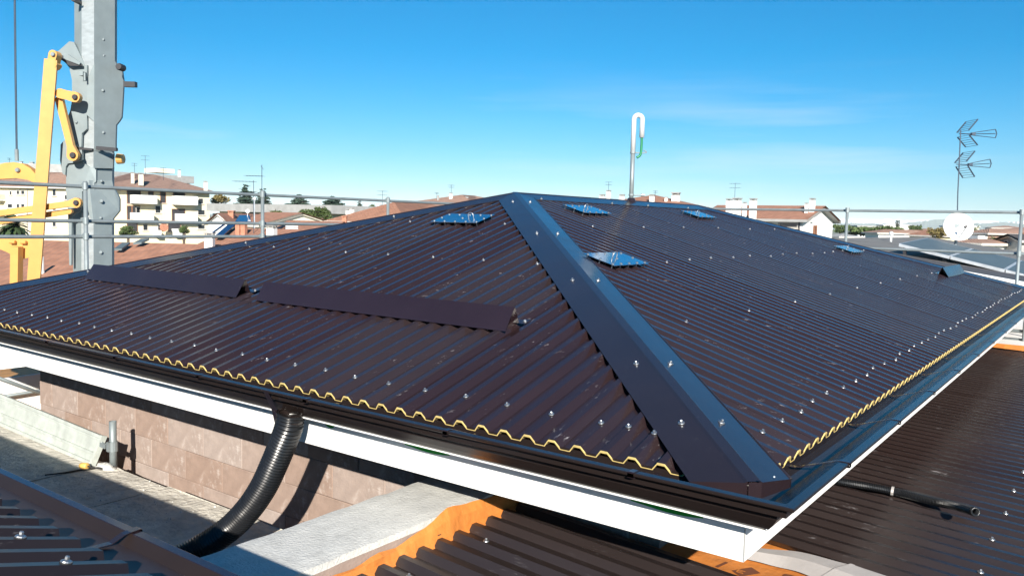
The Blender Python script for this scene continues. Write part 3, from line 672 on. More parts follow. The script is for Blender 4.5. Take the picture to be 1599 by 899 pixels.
# ------------------------------------------------------------------ terrace clutter
post = thing('scaffold_post', (0.345, 4.56, -0.946), 'short galvanised scaffold tube standing upright by the pink block wall', 'scaffold tube')
pm = MB(); pm.lathe((0.335, 4.575, -0.96), Z, [(0.0, 0), (0.0242, 0), (0.0242, 0.335), (0.0205, 0.335), (0.0205, 0.1)], 18); pm.build('tube', M['galv'], post, True)
pk = MB(); pk.lathe((0.335, 4.575, -0.80), Z, [(0.0242, -0.035), (0.031, -0.035), (0.031, 0.035), (0.0242, 0.035)], 14); pk.box(0.295, 0.312, 4.560, 4.590, -0.83, -0.765); pk.beam((0.30, 4.60, -0.80), (0.29, 4.66, -0.79), 0.02, 0.03); pk.build('coupler', M['galv'], post)
# steel scaffold deck leaning on edge
bd = thing('scaffold_deck', (0.3, 5.8, -0.95), 'ribbed galvanised scaffold deck board leaning on edge beside the pink wall', 'scaffold deck')
Bb0, Bb1 = V3((0.262, 4.705, -0.944)), V3((0.345, 7.1, -0.944)); Bt0, Bt1 = V3((0.326, 4.665, -0.744)), V3((0.405, 7.06, -0.705))
bu = (Bb1-Bb0); bvv = (Bt0-Bb0); bn = bu.cross(bvv).normalized()
if bn.x > 0: bn = -bn
def BP(s, t, o): return Bb0.lerp(Bb1, s).lerp(Bt0.lerp(Bt1, s), t) + bn*o
sec = [(0.0, 0.0), (0.0, 0.022), (0.10, 0.022), (0.12, 0.008), (0.30, 0.008), (0.32, 0.020), (0.40, 0.020), (0.42, 0.006), (0.80, 0.006), (0.82, 0.020), (0.88, 0.020), (0.90, 0.028), (1.0, 0.028), (1.0, 0.0)]
b1 = MB()
for (t, o), (t2, o2) in zip(sec, sec[1:]): b1.quad(BP(0, t, o), BP(1, t, o), BP(1, t2, o2), BP(0, t2, o2))
b1.quad(BP(0, 0, 0), BP(1, 0, 0), BP(1, 1, 0), BP(0, 1, 0)); b1.build('deck_panel', M['deck'], bd)
b2 = MB(); b2.prism([BP(-0.0, 0.0, -0.004), BP(-0.0, 1.02, -0.004), BP(-0.0, 1.02, 0.034), BP(-0.0, 0.0, 0.034)], (0, -0.024, 0)); b2.build('end_frame', M['deck'], bd)
b3 = MB(); b3.tube(curve([BP(-0.01, .80, .02), BP(-0.02, .72, .0), BP(-0.03, .66, -.02)], 5), 0.008, 8); b3.build('hook', M['galv'], bd)
# yellow plug with its lead, mortar lumps
pl = thing('power_plug', (0.19, 4.64, -0.94), 'small yellow power plug with black lead on the terrace floor', 'plug')
q = MB(); q.lathe((0.175, 4.70, -0.924), (0.35, -1, 0.05), [(0, 0), (0.019, 0), (0.022, 0.02), (0.022, 0.055), (0.018, 0.057), (0, 0.057)], 12); q.build('plug_body', M['yellow'], pl, True)
q = MB(); q.tube(curve([(0.195, 4.645, -0.922), (0.225, 4.60, -0.93), (0.255, 4.575, -0.938), (0.245, 4.62, -0.938), (0.19, 4.63, -0.94), (0.15, 4.66, -0.94), (0.05, 4.68, -0.94), (-0.05, 4.72, -0.94)], 8), 0.005, 6); q.build('lead', M['rubber'], pl, True)
def lump(c, r, name, lab):
    mb = MB(); seg, rings = 12, 6; ph = [random.uniform(0.7, 1.25) for _ in range(seg*(rings+1))]
    for i in range(rings+1):
        for k in range(seg):
            a = math.pi/2*i/rings; th = 2*math.pi*k/seg; rr = ph[i*seg+k]
            mb.v.append(V3(c)+V3((r[0]*math.cos(a)*math.cos(th)*rr, r[1]*math.cos(a)*math.sin(th)*rr, r[2]*math.sin(a)*(0.6+.4*rr))))
    for i in range(rings):
        for k in range(seg): mb.f.append([i*seg+k, i*seg+(k+1) % seg, (i+1)*seg+(k+1) % seg, (i+1)*seg+k]); mb.m.append(0)
    tag(mb.build(name, M['cap_conc'], None, True, origin=c), lab, 'mortar')
lump((0.295, 4.60, -0.95), (0.045, 0.10, 0.035), 'mortar_lump', 'crumpled lump of mortar at the foot of the scaffold tube')
db = MB()
for _ in range(150):
    x_, y_ = (random.uniform(-0.9, 0.33), random.uniform(1.75, 4.55)); r_ = random.uniform(0.003, 0.011)*(1.6 if random.random() < .12 else 1)
    a_ = V3((random.gauss(0, 1), random.gauss(0, 1), 0)).normalized(); b_ = V3((-a_.y, a_.x, 0)); db.add([V3((x_, y_, -0.945))+a_*r_*random.uniform(.7, 1.3), V3((x_, y_, -0.945))+b_*r_, V3((x_, y_, -0.945))-a_*r_, V3((x_, y_, -0.945))-b_*r_*random.uniform(.6, 1.2), V3((x_, y_, -0.945+r_*1.0))], [(0, 1, 4), (1, 2, 4), (2, 3, 4), (3, 0, 4)])
tag(db.build('mortar_crumbs', M['cap_conc'], None, origin=(-0.2, 3, -0.946)), 'loose mortar crumbs scattered over the terrace floor', 'debris', kind='stuff')
# scaffold bay beyond the end of the pink wall
sb = thing('scaffold_bay', (1.2, 8.2, -1.6), 'scaffold bay with crossed tubes, plywood and pale panel beyond the pink wall', 'scaffold')
q = MB(); q.box(0.2, 3.5, 8.02, 8.05, -1.30, -0.89); q.build('toe_panel', M['whitewall'], sb)
q = MB(); q.box(0.0, 3.6, 6.9, 8.0, -1.30, -1.262); q.build('plywood_deck', M['ply'], sb)
q = MB(); q.box(0.2, 3.5, 8.06, 8.6, -0.93, -0.90); q.build('upper_plywood', M['ply'], sb)
q = MB(); q.tube([(0.2, 7.96, -1.075), (3.4, 7.96, -1.02)], 0.017, 10); q.build('horizontal_tube', M['galv'], sb, True)
q = MB(); q.tube([(0.75, 7.92, -0.75), (1.6, 7.92, -1.22)], 0.017, 10); q.build('brace', M['galv'], sb, True)

# ------------------------------------------------------------------ guard rails of the scaffold
def railing(name, label, axis, c, posts, rails, t0, t1, zb, group):
    root = thing(name, ((c if axis == 'y' else posts[0]), (posts[0] if axis == 'y' else c), zb), label, 'guard rail', group)
    P_ = lambda t, z, o=0: V3((t, c+o, z)) if axis == 'x' else V3((c+o, t, z))
    for t, top in posts if isinstance(posts[0], tuple) else [(p, 1.15) for p in posts]:
        m_ = MB(); m_.tube([P_(t, zb), P_(t, top)], 0.0243, 14); po = m_.build('post', M['galv'], root, True)
        for z, _ in rails:
            k = MB(); k.lathe(P_(t, z), Z, [(0.0243, -0.04), (0.033, -0.04), (0.033, 0.04), (0.0243, 0.04)], 12); k.obox(P_(t, z, 0.035), V3((0.022, 0, 0)), V3((0, 0.022, 0)), V3((0, 0, 0.028)))
            k.build('coupler', M['galv'], po)
    for z, tl in rails:
        m_ = MB(); a, b = P_(tl[0], z, 0.05), P_(tl[1], z+0.0, 0.05)
        mid = [a.lerp(b, k/6) - Z*0.006*math.sin(math.pi*k/6) for k in range(7)]
        m_.tube(mid, 0.0215, 12); m_.build('rail', M['galv'], root, True)
    return root
railing('scaffold_guardrail', 'three-bar galvanised scaffold guard rail behind the left hip in front of the crane', 'x', 9.0, [-2.65, -0.145, 2.36, 4.866, 7.372, 9.88, 12.4], [(1.092, (-2.9, 12.5)), (0.683, (-2.9, 12.5)), (0.498, (-2.9, 12.5))], 0, 0, -3.0, 'scaffold guard rails')
railing('scaffold_guardrail', 'two-bar galvanised scaffold guard rail behind the right end of the hip roof', 'y', 12.0, [-2.16, 0.325, 2.832, 5.34, 7.85], [(1.118, (-2.4, 9.0)), (0.497, (-2.4, 9.0))], 0, 0, -3.0, 'scaffold guard rails')

# ================================================================== gooseneck, antenna, dish
gn = thing('gooseneck_pipe', (5.80, 3.58, 1.05), 'tall pale gooseneck pipe with green hose rising from the ridge', 'pipe')
RH = V3((RT.x, RT.y, 0)).normalized()            # horizontal picture-right direction: the bend happens to open that way
gb = V3((5.79, 3.58, 0)); rb = 0.047
gp = [gb+Z*1.0, gb+Z*1.3, gb+Z*1.62]; q = MB(); q.tube(gp, 0.0245, 16); q.build('post', M['galv'], gn, True)
arc = [gb+Z*1.60, gb+Z*1.97] + [gb + RH*(rb-rb*math.cos(math.pi*k/10)) + Z*(1.97+rb*math.sin(math.pi*k/10)) for k in range(1, 11)] + [gb+RH*2*rb+Z*1.77]
q = MB(); q.tube(arc, 0.0275, 16); q.build('bend', M['pvc'], gn, True)
q = MB(); q.tube(curve([gb+RH*2*rb+Z*1.79, gb+RH*2*rb+Z*1.68, gb+RH*0.085+Z*1.58, gb+RH*0.045+Z*1.545], 6), 0.014, 12); q.build('hose', M['hose_green'], gn, True)
q = MB(); q.lathe(gb+Z*1.60, Z, [(0.024, -0.010), (0.032, -0.010), (0.032, 0.010), (0.024, 0.010)], 14); q.tube(curve([gb+RH*0.03+Z*1.60, gb+RH*0.12+Z*1.60, gb+RH*0.155+Z*1.61, gb+RH*0.12+Z*1.63], 5), 0.006, 8); q.build('upper_clamp', M['galv'], gn)
q = MB(); q.lathe(gb+Z*1.13, Z, [(0.024, -0.010), (0.031, -0.010), (0.031, 0.010), (0.024, 0.010)], 14); q.tube([gb+RH*0.03+Z*1.125, gb+RH*0.15+Z*1.13], 0.007, 8); q.lathe(gb+RH*0.13+Z*1.13, RH, [(0.018, -0.02), (0.018, 0.02)], 8); q.build('lower_clamp', M['galv'], gn)
q = MB(); q.lathe(gb+Z*1.045, Z, [(0.085, -0.03), (0.05, 0.02), (0.036, 0.05)], 16); q.build('base_collar', M['brown_cap'], gn, True)

def frame(px, py, D):
    """local frame facing the viewer at a real place: origin, right, up, away, metres per picture pixel"""
    o = at(px, py, D); away = V3((FW.x, FW.y, 0)).normalized()
    return o, RH, Z, away, D/FPX

# TV antenna: mast with two corner-reflector aerials
o_, r_, u_, a_, k_ = frame(1497, 330, 23.0)
an = thing('tv_antenna', o_-Z*2.6, 'thin mast with two corner reflector television aerials against the sky', 'antenna')
T = lambda x, y, d=0.0: o_ + r_*((x-(330-y)*0.060-1497)*k_) + Z*((330-y)*k_) + a_*d
q = MB(); q.tube([T(1494, 390), T(1495.5, 300), T(1497, 262), T(1499, 205)], 0.016, 8); q.build('mast', M['antenna'], an)
def aerial(bx, by, dirs, rear, boom, tip):
    for (x0, y0, x1, y1) in dirs:               # lattice reflector wings
        m_ = MB(); hw = 0.30
        for s_ in (-1, 1): m_.tube([T(x0, y0, s_*hw), T(x1, y1, s_*hw)], 0.020, 5)
        for j in range(6):
            f_ = j/5; m_.tube([T(x0+(x1-x0)*f_, y0+(y1-y0)*f_, -hw), T(x0+(x1-x0)*f_, y0+(y1-y0)*f_, hw)], 0.0065, 5)
        m_.build('reflector', M['antenna'], an)
    m_ = MB(); m_.tube([T(bx-2, by), T(bx+18, by)], 0.014, 6); m_.obox(T(bx+19, by), r_*0.05, a_*0.05, Z*0.035); m_.build('boom', M['antenna'], an)
    m_ = MB(); (tx, ty) = tip
    for dy in (-6.5, 0.0, 6.5): m_.tube([T(bx+19, by+dy*0.3), T(tx, ty+dy)], 0.010, 5)
    for j in range(9):
        x = bx+24+(tx-bx-26)*j/8; yy = by+(ty-by)*(x-bx-19)/(tx-bx-19); m_.tube([T(x, yy, -0.09), T(x, yy, 0.09)], 0.005, 5)
    m_.tube([T(tx, ty-6.5), T(tx+2, ty), T(tx, ty+6.5)], 0.014, 6); m_.build('director_boom', M['antenna'], an)
aerial(1499, 210.5, [(1502, 207, 1516, 190), (1503, 214, 1516, 229)], 0, 0, (1553, 209))
aerial(1495, 257.5, [(1499, 254, 1512, 238), (1501, 260, 1512, 277)], 0, 0, (1545, 255))
# satellite dish on its arm
o_, r_, u_, a_, k_ = frame(1497, 354, 21.0)
ds = thing('satellite_dish', o_-Z*0.55, 'large white round satellite dish in front of the distant town', 'satellite dish')
nrm = (CAM - o_); nrm.z = 0; nrm = (nrm.normalized()*0.90 + RH*0.30 + Z*0.22).normalized()
R0 = 21.5*k_
q = MB(); q.lathe(o_, nrm, [(0.001, -0.10*1.0)] + [(R0*t/8, -0.10*(1-(t/8)**2)) for t in range(1, 9)] + [(R0+0.012, 0.004), (R0+0.012, -0.012), (R0, -0.012)] + [(R0*t/8, -0.012-0.10*(1-(t/8)**2)) for t in range(8, 0, -1)], 40); q.build('reflector', M['dishw'], ds, True)
q = MB(); tipp = o_ + nrm*0.34 - Z*0.09 + RH*0.05; q.tube([o_ - Z*R0*0.95 - nrm*0.02, tipp-Z*0.03], 0.012, 8); q.build('feed_arm', M['galv'], ds)
q = MB(); q.lathe(tipp, -nrm, [(0, -0.05), (0.03, -0.05), (0.035, 0.03), (0.02, 0.05), (0, 0.05)], 12); q.build('converter', M['dark'], ds)
q = MB(); q.tube([o_ - nrm*0.14 + Z*0.05, o_ - nrm*0.16 - Z*0.9], 0.03, 10); q.obox(o_-nrm*0.13, RH*0.06, Z*0.09, nrm*0.03); q.build('mast', M['galv'], ds)

# ================================================================== crane
D0 = 14.0; o_, r_, u_, a_, k_ = frame(149, 328.5, D0)
cr = thing('crane', V3((o_.x, o_.y, GZ)), 'galvanised crane mast with orange struts and linkage at the left', 'crane')
T = lambda x, y, d=0.0: o_ + r_*((x+(328.5-y)*0.0167-149)*k_ + (x-799.5)*d/FPX) + Z*((328.5-y)*k_ + (328.5-y)*d/FPX) + a_*d
def plate(name, pts, d, th, mt, parent=None):
    m_ = MB(); m_.prism([T(x, y, d + (max(0.0, x-147)*k_*FT if x > 146 else (146-x)*k_*0.12) if mt is M['mast'] else d) for x, y in pts], a_*th); return m_.build(name, mt, parent or cr)
def link(name, p0, p1, w0, w1, d, th, mt, eye0=0, eye1=0):
    """flat bar between two pins with rounded ends"""
    (x0, y0), (x1, y1) = p0, p1; L = math.hypot(x1-x0, y1-y0); ux, uy = (x1-x0)/L, (y1-y0)/L; nx_, ny_ = -uy, ux
    pts = []
    for k in range(9):
        th_ = math.pi/2 + math.pi*k/8; c, s_ = math.cos(th_), math.sin(th_); r = max(w0/2, eye0); pts.append((x0+(ux*c+nx_*s_)*r, y0+(uy*c+ny_*s_)*r))
    if eye0 > w0/2: pts.append((x0+ux*eye0*1.6-nx_*w0/2, y0+uy*eye0*1.6-ny_*w0/2))
    if eye1 > w1/2: pts.append((x1-ux*eye1*1.6-nx_*w1/2, y1-uy*eye1*1.6-ny_*w1/2))
    for k in range(9):
        th_ = -math.pi/2 + math.pi*k/8; c, s_ = math.cos(th_), math.sin(th_); r = max(w1/2, eye1); pts.append((x1+(ux*c+nx_*s_)*r, y1+(uy*c+ny_*s_)*r))
    if eye1 > w1/2: pts.append((x1-ux*eye1*1.6+nx_*w1/2, y1-uy*eye1*1.6+ny_*w1/2))
    if eye0 > w0/2: pts.append((x0+ux*eye0*1.6+nx_*w0/2, y0+uy*eye0*1.6+ny_*w0/2))
    o = plate(name, pts, d, th, mt)
    for (x, y), e in ((p0, eye0), (p1, eye1)):
        if e:
            m_ = MB(); m_.lathe(T(x, y, d-0.03), -a_, [(0, 0.012), (e*0.42*k_, 0.012), (e*0.5*k_, 0.0), (e*0.5*k_, -0.04)], 12); m_.build('pin', M['dark'] if name == 'link' else M['galv'], o)
    return o
FT = 0.85
# mast: chamfered box section, front face, chamfer and side
def mast(y0, y1, xs, depth):
    xl, xc, xf, xr = xs; m_ = MB()
    tf_ = (xr-xf)*k_*FT
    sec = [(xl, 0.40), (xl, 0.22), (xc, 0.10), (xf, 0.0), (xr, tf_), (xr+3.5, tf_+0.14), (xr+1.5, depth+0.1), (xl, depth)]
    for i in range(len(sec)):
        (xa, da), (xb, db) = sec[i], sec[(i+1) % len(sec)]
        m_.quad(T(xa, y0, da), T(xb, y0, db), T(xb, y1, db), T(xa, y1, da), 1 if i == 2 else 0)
    return m_.build('mast_section', [M['mast'], M['mast_sunlit']], cr)
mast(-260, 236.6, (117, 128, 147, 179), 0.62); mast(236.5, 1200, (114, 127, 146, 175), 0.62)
plate('joint_plate', [(147.5, 103), (178, 98), (184, 107), (190, 113), (192.5, 130), (191, 160), (189.5, 184), (186, 190), (181, 196), (180, 231), (147, 231), (147, 192), (136, 182), (136, 128)], -0.045, 0.05, M['mast'])
plate('side_plate', [(109, 112), (136, 106), (136, 180), (136, 203), (128, 210), (127, 231), (110, 231), (105, 215), (104, 192), (110, 176), (113, 160), (113, 130)], -0.028, 0.05, M['mast'])
plate('joint_strap', [(150, 229), (181, 231), (181, 236), (150, 235)], -0.075, 0.07, M['dark'])
plate('joint_strap', [(117, 231), (144, 233), (144, 236), (117, 235)], -0.055, 0.07, M['dark'])
plate('lower_joint_plate', [(146, 237), (177, 239), (176, 263), (146, 263)], -0.05, 0.05, M['mast'])
plate('hinge_plate', [(95, 228), (100, 222), (108, 221), (128, 235), (128, 251), (120, 255), (106, 257), (103, 262), (102, 275), (98, 273), (94, 252)], -0.075, 0.06, M['mast'])
plate('lower_side_plate', [(104, 258), (128, 254), (140, 262), (150, 262), (150, 284), (128, 300), (128, 322), (126, 330), (112, 338), (111, 415), (108, 415), (106, 330), (103, 300)], -0.02, 0.05, M['mast'])
plate('connection_plate', [(139, 282), (175, 282), (177, 292), (184, 304), (186.5, 310), (186.5, 328), (183, 333), (177, 340), (174, 347), (146, 347), (140, 338), (137, 326), (137, 300)], -0.05, 0.05, M['mast'])
plate('bracket', [(90, 88), (109, 71), (116, 72), (133, 106), (130, 108), (109, 111)], 0.05, 0.05, M['mast'])
plate('bracket_rib', [(90, 89), (128, 105), (128, 107.5), (110, 108), (91, 96)], -0.10, 0.03, M['dark'])
plate('bracket_rib', [(89, 86), (106, 90), (126, 103), (124, 106), (90, 94)], -0.16, 0.05, M['mast'])
for x, y, r in ((158, 283, 2.2), (158, 314, 2.8), (157, 340, 2.2), (157, 394, 2.8), (161, 67, 2.0), (162, 91, 1.6), (160, 144, 2.4), (161, 208, 2.2), (119, 193, 2.2)):
    m_ = MB(); m_.lathe(T(x, y, (-0.052 if 98 < y < 235 or 280 < y < 350 else -0.002) + (max(0.0, x-147)*k_*FT if x > 146 else (146-x)*k_*0.12)), -a_, [(0, 0.008), (r*0.6*k_, 0.008), (r*k_, 0.0), (r*k_, -0.02)], 10); m_.build('bolt', M['galv'], cr)
q = MB(); q.obox(T(203, 134, 0.15), r_*9*k_, Z*4*k_, a_*0.05); q.build('stop_block', M['dark'], cr)
q = MB(); q.lathe(T(187, 108, 0.12), -a_, [(0, 0.06), (4.5*k_, 0.06), (5.5*k_, 0.03), (5.5*k_, -0.1)], 14); q.build('roller', M['dark'], cr)
q = MB(); q.lathe(T(188, 248, 0.25), r_, [(0, 0.05), (0.08, 0.05), (0.09, -0.05)], 14); q.build('pin_boss', M['orange'], cr)
q = MB(); q.obox(T(130, 120, -0.10), r_*3*k_, Z*3*k_, a_*0.07); q.obox(T(133, 124, -0.13), r_*1.2*k_, Z*6*k_, a_*0.015); q.build('latch', M['mast'], cr)
q = MB(); q.obox(T(121, 11, 0.0), r_*3*k_, Z*2*k_, a_*0.12); q.obox(T(119, 8, -0.08), r_*5*k_, Z*0.8*k_, a_*0.02); q.obox(T(122, 0, 0.0), r_*2.5*k_, Z*1.2*k_, a_*0.12); q.build('cable_clip', M['dark'], cr)
# orange struts and links
q = MB(); pa, pb2 = T(81, 100, -0.36), T(50, 470, -0.36); q.beam(pa, pb2, 17*k_, 17*k_, up=a_*math.cos(0.42)-r_*math.sin(0.42)); q.build('strut', M['orange'], cr)
link('strut_head', (83, 91), (80.5, 104), 12, 19, -0.42, 0.16, M['orange'], eye0=6.5)
link('link', (94, 150), (116.5, 155), 15, 14, -0.34, 0.10, M['orange'], eye1=8.0)
link('link', (92, 160), (113, 244), 11, 10, -0.26, 0.08, M['orange'], eye1=9.0)
link('link', (-30, 341), (118, 317.5), 9, 9, -0.30, 0.08, M['orange'], eye1=8.0)
link('link', (-30, 354), (108, 331), 9, 8, -0.20, 0.07, M['orange'])
plate('rocker', [(-25, 270), (-8, 264), (8, 258.5), (22, 257), (36, 259), (48, 266), (57, 276), (60, 288), (54, 288), (44, 284), (26, 281.5), (6, 283), (-25, 286)], -0.22, 0.14, M['orange'])
plate('base_block', [(-25, 371), (6, 374), (48, 375), (47, 404), (36, 407), (20, 402), (8, 396), (-25, 384)], -0.15, 0.25, M['orange'])
q = MB(); q.beam(T(26, 388, -0.28), T(24, 470, -0.28), 12*k_, 0.15, up=a_); q.build('prop', M['orange'], cr)
for x in (19, 36):
    m_ = MB(); m_.lathe(T(x, 381, -0.20), r_, [(0.03, -0.04), (0.03, 0.05), (0, 0.05)], 10); m_.build('pin', M['orange'], cr)
m_ = MB(); m_.lathe(T(28, 269, -0.24), -a_, [(0, 0.03), (0.03, 0.03), (0.042, 0.0)], 12); m_.build('pin', M['galv'], cr)
q = MB(); q.tube([T(27, 255, -0.15), T(26, 120, -0.15), T(25, -260, -0.15)], 0.017, 8); q.build('cable', M['antenna'], cr)
q = MB(); q.tube([T(27, 255, -0.15), T(26.7, 237, -0.15)], 0.030, 10); q.build('cable_socket', M['galv'], cr)

# ================================================================== town
class Bld:
    """building whose front eave runs between two picture points at given distances"""
    def __init__(s, name, label, cat, xl, xr, ye, Dl, Dr, depth, wall, group=None, zg=GZ):
        A, B = at(xl, ye, Dl), at(xr, ye, Dr); s.z = A.z; B.z = A.z
        s.A = A; s.E = (B-A).normalized(); s.w = (B-A).length; s.n = V3((-s.E.y, s.E.x, 0))
        if s.n.dot(A-CAM) < 0: s.n = -s.n
        s.d = depth; s.root = thing(name, V3((A.x, A.y, zg)), label, cat, group); s.zg = zg
        m_ = MB(); c = A + s.E*s.w/2 + s.n*depth/2; c.z = (s.z+zg)/2
        m_.obox(c, s.E*s.w/2, s.n*depth/2, Z*(s.z-zg)/2); s.wall = m_.build('wall', wall, s.root)
    def p(s, e, n, z): q = s.A + s.E*e + s.n*n; return V3((q.x, q.y, s.z+z))
    def front(s, x, y, out=0.0): return on_plane(x, y, s.n, s.n.dot(s.A)-out)
    def roof(s, kind, rise, mt, o=0.5, th=0.18, edge=None, ridge_at=0.5):
        w, d = s.w, s.d; m_ = MB(); P_ = s.p
        def sl(a, b, c, d_):                       # roof slope with UVs in metres
            L1 = (b-a).length; L2 = (V3(d_)-V3(a)).length
            m_.quad(a, b, c, d_, 0, uv=[(0, 0), (L1, 0), (L1, L2), (0, L2)])
            m_.quad(a-Z*th, b-Z*th, c-Z*th, d_-Z*th, 1); m_.quad(a, b, b-Z*th, a-Z*th, 1)
        if kind == 'flat':
            m_.obox(P_(w/2, d/2, rise/2), s.E*(w/2+o), s.n*(d/2+o), Z*(rise/2)); return m_.build('roof', mt, s.root)
        a, b, c, e = P_(-o, -o, 0), P_(w+o, -o, 0), P_(w+o, d+o, 0), P_(-o, d+o, 0)
        if kind == 'hip':
            r = min(d, w)/2+o
            if w >= d: r0, r1 = P_(-o+r, d/2, rise), P_(w+o-r, d/2, rise); sl(a, b, r1, r0); sl(c, e, r0, r1); sl(b, c, r1, r1); sl(e, a, r0, r0)
            else: r0, r1 = P_(w/2, -o+r, rise), P_(w/2, d+o-r, rise); sl(a, b, r0, r0); sl(b, c, r1, r0); sl(c, e, r1, r1); sl(e, a, r0, r1)
        elif kind == 'along':                      # ridge parallel to the front
            r0, r1 = P_(-o, d*ridge_at, rise), P_(w+o, d*ridge_at, rise); sl(a, b, r1, r0); sl(c, e, r0, r1)
            g_ = MB(); g_.poly([P_(0, 0, 0), P_(0, d, 0), P_(0, d*ridge_at, rise*0.95)]); g_.poly([P_(w, 0, 0), P_(w, d, 0), P_(w, d*ridge_at, rise*0.95)]); g_.build('gable', s.wall.data.materials[0], s.root)
        else:                                      # gable towards the viewer
            r0, r1 = P_(w*ridge_at, -o, rise), P_(w*ridge_at, d+o, rise); sl(e, a, r0, r1); sl(b, c, r1, r0)
            g_ = MB(); g_.prism([P_(0, 0.0, 0), P_(w, 0.0, 0), P_(w*ridge_at, 0.0, rise*0.95)], s.n*0.2); g_.build('gable', s.wall.data.materials[0], s.root)
        return m_.build('roof', [mt, edge or M['frame']], s.root)
    def window(s, x0, y0, x1, y1, mt=None, fr=None, shutter=None):
        a, b, c, d = s.front(x0, y1), s.front(x1, y1), s.front(x1, y0), s.front(x0, y0)
        m_ = MB(); f = 0.07; o = s.n*-0.05
        ex = (b-a).normalized(); w = (b-a).length; h = d.z-a.z; ctr = (a+c)/2
        for sx in (-1, 1): m_.obox(ctr+ex*sx*(w/2-f/2)+o*0.5, ex*f/2, Z*h/2, s.n*0.04)
        for sz in (-1, 1): m_.obox(ctr+Z*sz*(h/2-f/2)+o*0.5, ex*(w/2-f), Z*f/2, s.n*0.04)
        wo = m_.build('window', fr or M['frame'], s.root)
        m_ = MB(); m_.obox(ctr+o*0.15, ex*(w/2-f), Z*(h/2-f), s.n*0.012); m_.build('pane', mt or M['glass'], wo)
        m_ = MB(); m_.obox(ctr-Z*(h/2+0.04)+o*1.6, ex*(w/2+0.08), Z*0.035, s.n*0.09); m_.build('sill', M['frame'], wo)
        if shutter:
            m_ = MB()
            for sx in (-1, 1): m_.obox(ctr+ex*sx*(w/2+w*0.24)+o, ex*w*0.22, Z*h/2, s.n*0.03)
            m_.build('shutter', shutter, wo)
    def balcony(s, x0, y0, x1, y1, out=1.2, mt=None):
        a, c = s.front(x0, y1), s.front(x1, y0); ex = s.E; w = abs((c-a).dot(ex)); h = c.z-a.z
        ctr = (a+c)/2; m_ = MB(); m_.obox(V3((ctr.x, ctr.y, a.z))-s.n*out/2, ex*w/2, s.n*out/2, Z*0.09); bo = m_.build('balcony', M['whitewall'], s.root)
        m_ = MB(); cc = V3((ctr.x, ctr.y, a.z+0.09+h/2)); m_.obox(cc-s.n*(out-0.06), ex*w/2, s.n*0.06, Z*h/2)
        for sx in (-1, 1): m_.obox(cc+ex*sx*(w/2-0.05)-s.n*(out/2-0.06), ex*0.05, s.n*(out/2-0.06), Z*h/2)
        m_.build('parapet', mt or M['whitewall'], bo)
    def chimney(s, x, yt, yb, wpx, D, mt=None, cap='plate', capm=None):
        k = D/FPX; b = at(x, yb, D); t = at(x, yt, D); w = wpx*k/2; m_ = MB(); c = (b+t)/2; c = V3((b.x, b.y, (t.z+b.z)/2)); hh = (t.z-b.z)/2
        m_.obox(c-Z*0.4, s.E*w, s.n*w, Z*(hh+0.4)); co = m_.build('chimney', mt or M['whitewall'], s.root)
        m_ = MB(); tp = V3((b.x, b.y, t.z))
        for sx in (-1, 1):
            for sy in (-1, 1): m_.obox(tp+s.E*sx*w*0.8+s.n*sy*w*0.8+Z*w*0.35, s.E*w*0.15, s.n*w*0.15, Z*w*0.35)
        m_.obox(tp+Z*w*0.35, s.E*w*0.55, s.n*w*0.55, Z*w*0.30); m_.obox(tp+Z*w*0.85, s.E*w*1.2, s.n*w*1.2, Z*w*0.14)
        m_.build('chimney_cap', capm or M['greyroof'], co)
    def aerial(s, x, yt, yb, D):
        b, t = at(x, yb, D), at(x, yt, D); t = V3((b.x, b.y, t.z)); m_ = MB(); r = 0.00023*D; m_.tube([b-Z*0.5, t], r, 5)
        L = (t.z-b.z)
        for f in (0.97, 0.72):
            c = b+Z*L*f; e = s.E*min(0.55, 0.3*L); m_.tube([c-e, c+e], r*0.7, 4)
            for j in range(5): cc = c-e+e*2*j/4; m_.tube([cc-s.n*0.22, cc+s.n*0.22], r*0.5, 4)
        m_.build('aerial', M['antenna'], s.root)

# --- left: apartment houses
b = Bld('apartment_building', 'cream apartment building behind the crane struts at the left edge', 'building', -60, 112, 290, 112, 108, 13, M['cream'])
b.roof('hip', 2.3, M['terra2'], 0.7)
for r in ((15, 298, 19, 305), (26, 297, 31, 304), (33, 297, 39, 304), (26, 318, 31, 326), (33, 318, 39, 326), (82, 295, 88, 306), (101, 304, 107, 312), (82, 322, 88, 329), (82, 343, 88, 354), (12, 318, 20, 325), (58, 297, 62, 305), (58, 320, 62, 328)): b.window(*r)
q = MB(); q.tube([b.front(42.3, 293, 0.08), b.front(42.6, 420, 0.08)], 0.06, 6); q.build('downpipe', M['greyroof'], b.root)
b.balcony(-30, 305, 9, 312, mt=M['ivory']); b.balcony(-30, 328, 9, 335, mt=M['ivory'])
b = Bld('flat_roofed_building', 'grey flat-roofed white block rising behind the crane struts', 'building', -60, 97, 268, 150, 150, 14, M['whitewall']); b.roof('flat', 1.7, M['greyroof'], 0.8)
b.chimney(50, 255.5, 259, 5, 152); b.chimney(33, 254, 257, 4, 152); b.aerial(15, 247, 255, 150)
b = Bld('apartment_building', 'cream apartment building with stacked white balconies right of the crane', 'building', 150, 327, 293.5, 114, 124, 12, M['cream'])
b.roof('hip', 2.5, M['terra3'], 1.1)
for r in ((198, 297, 220, 318), (250, 299, 259, 317), (270, 299, 289, 319), (198, 321, 206, 343), (268, 326, 289, 345), (231, 299, 240, 317), (206, 321, 219, 335), (198, 347, 215, 362), (262, 347, 282, 362)): b.window(*r, mt=M['dark'], fr=M['wood'])  # loggias: flat dark panes stand in for the shade of their recesses
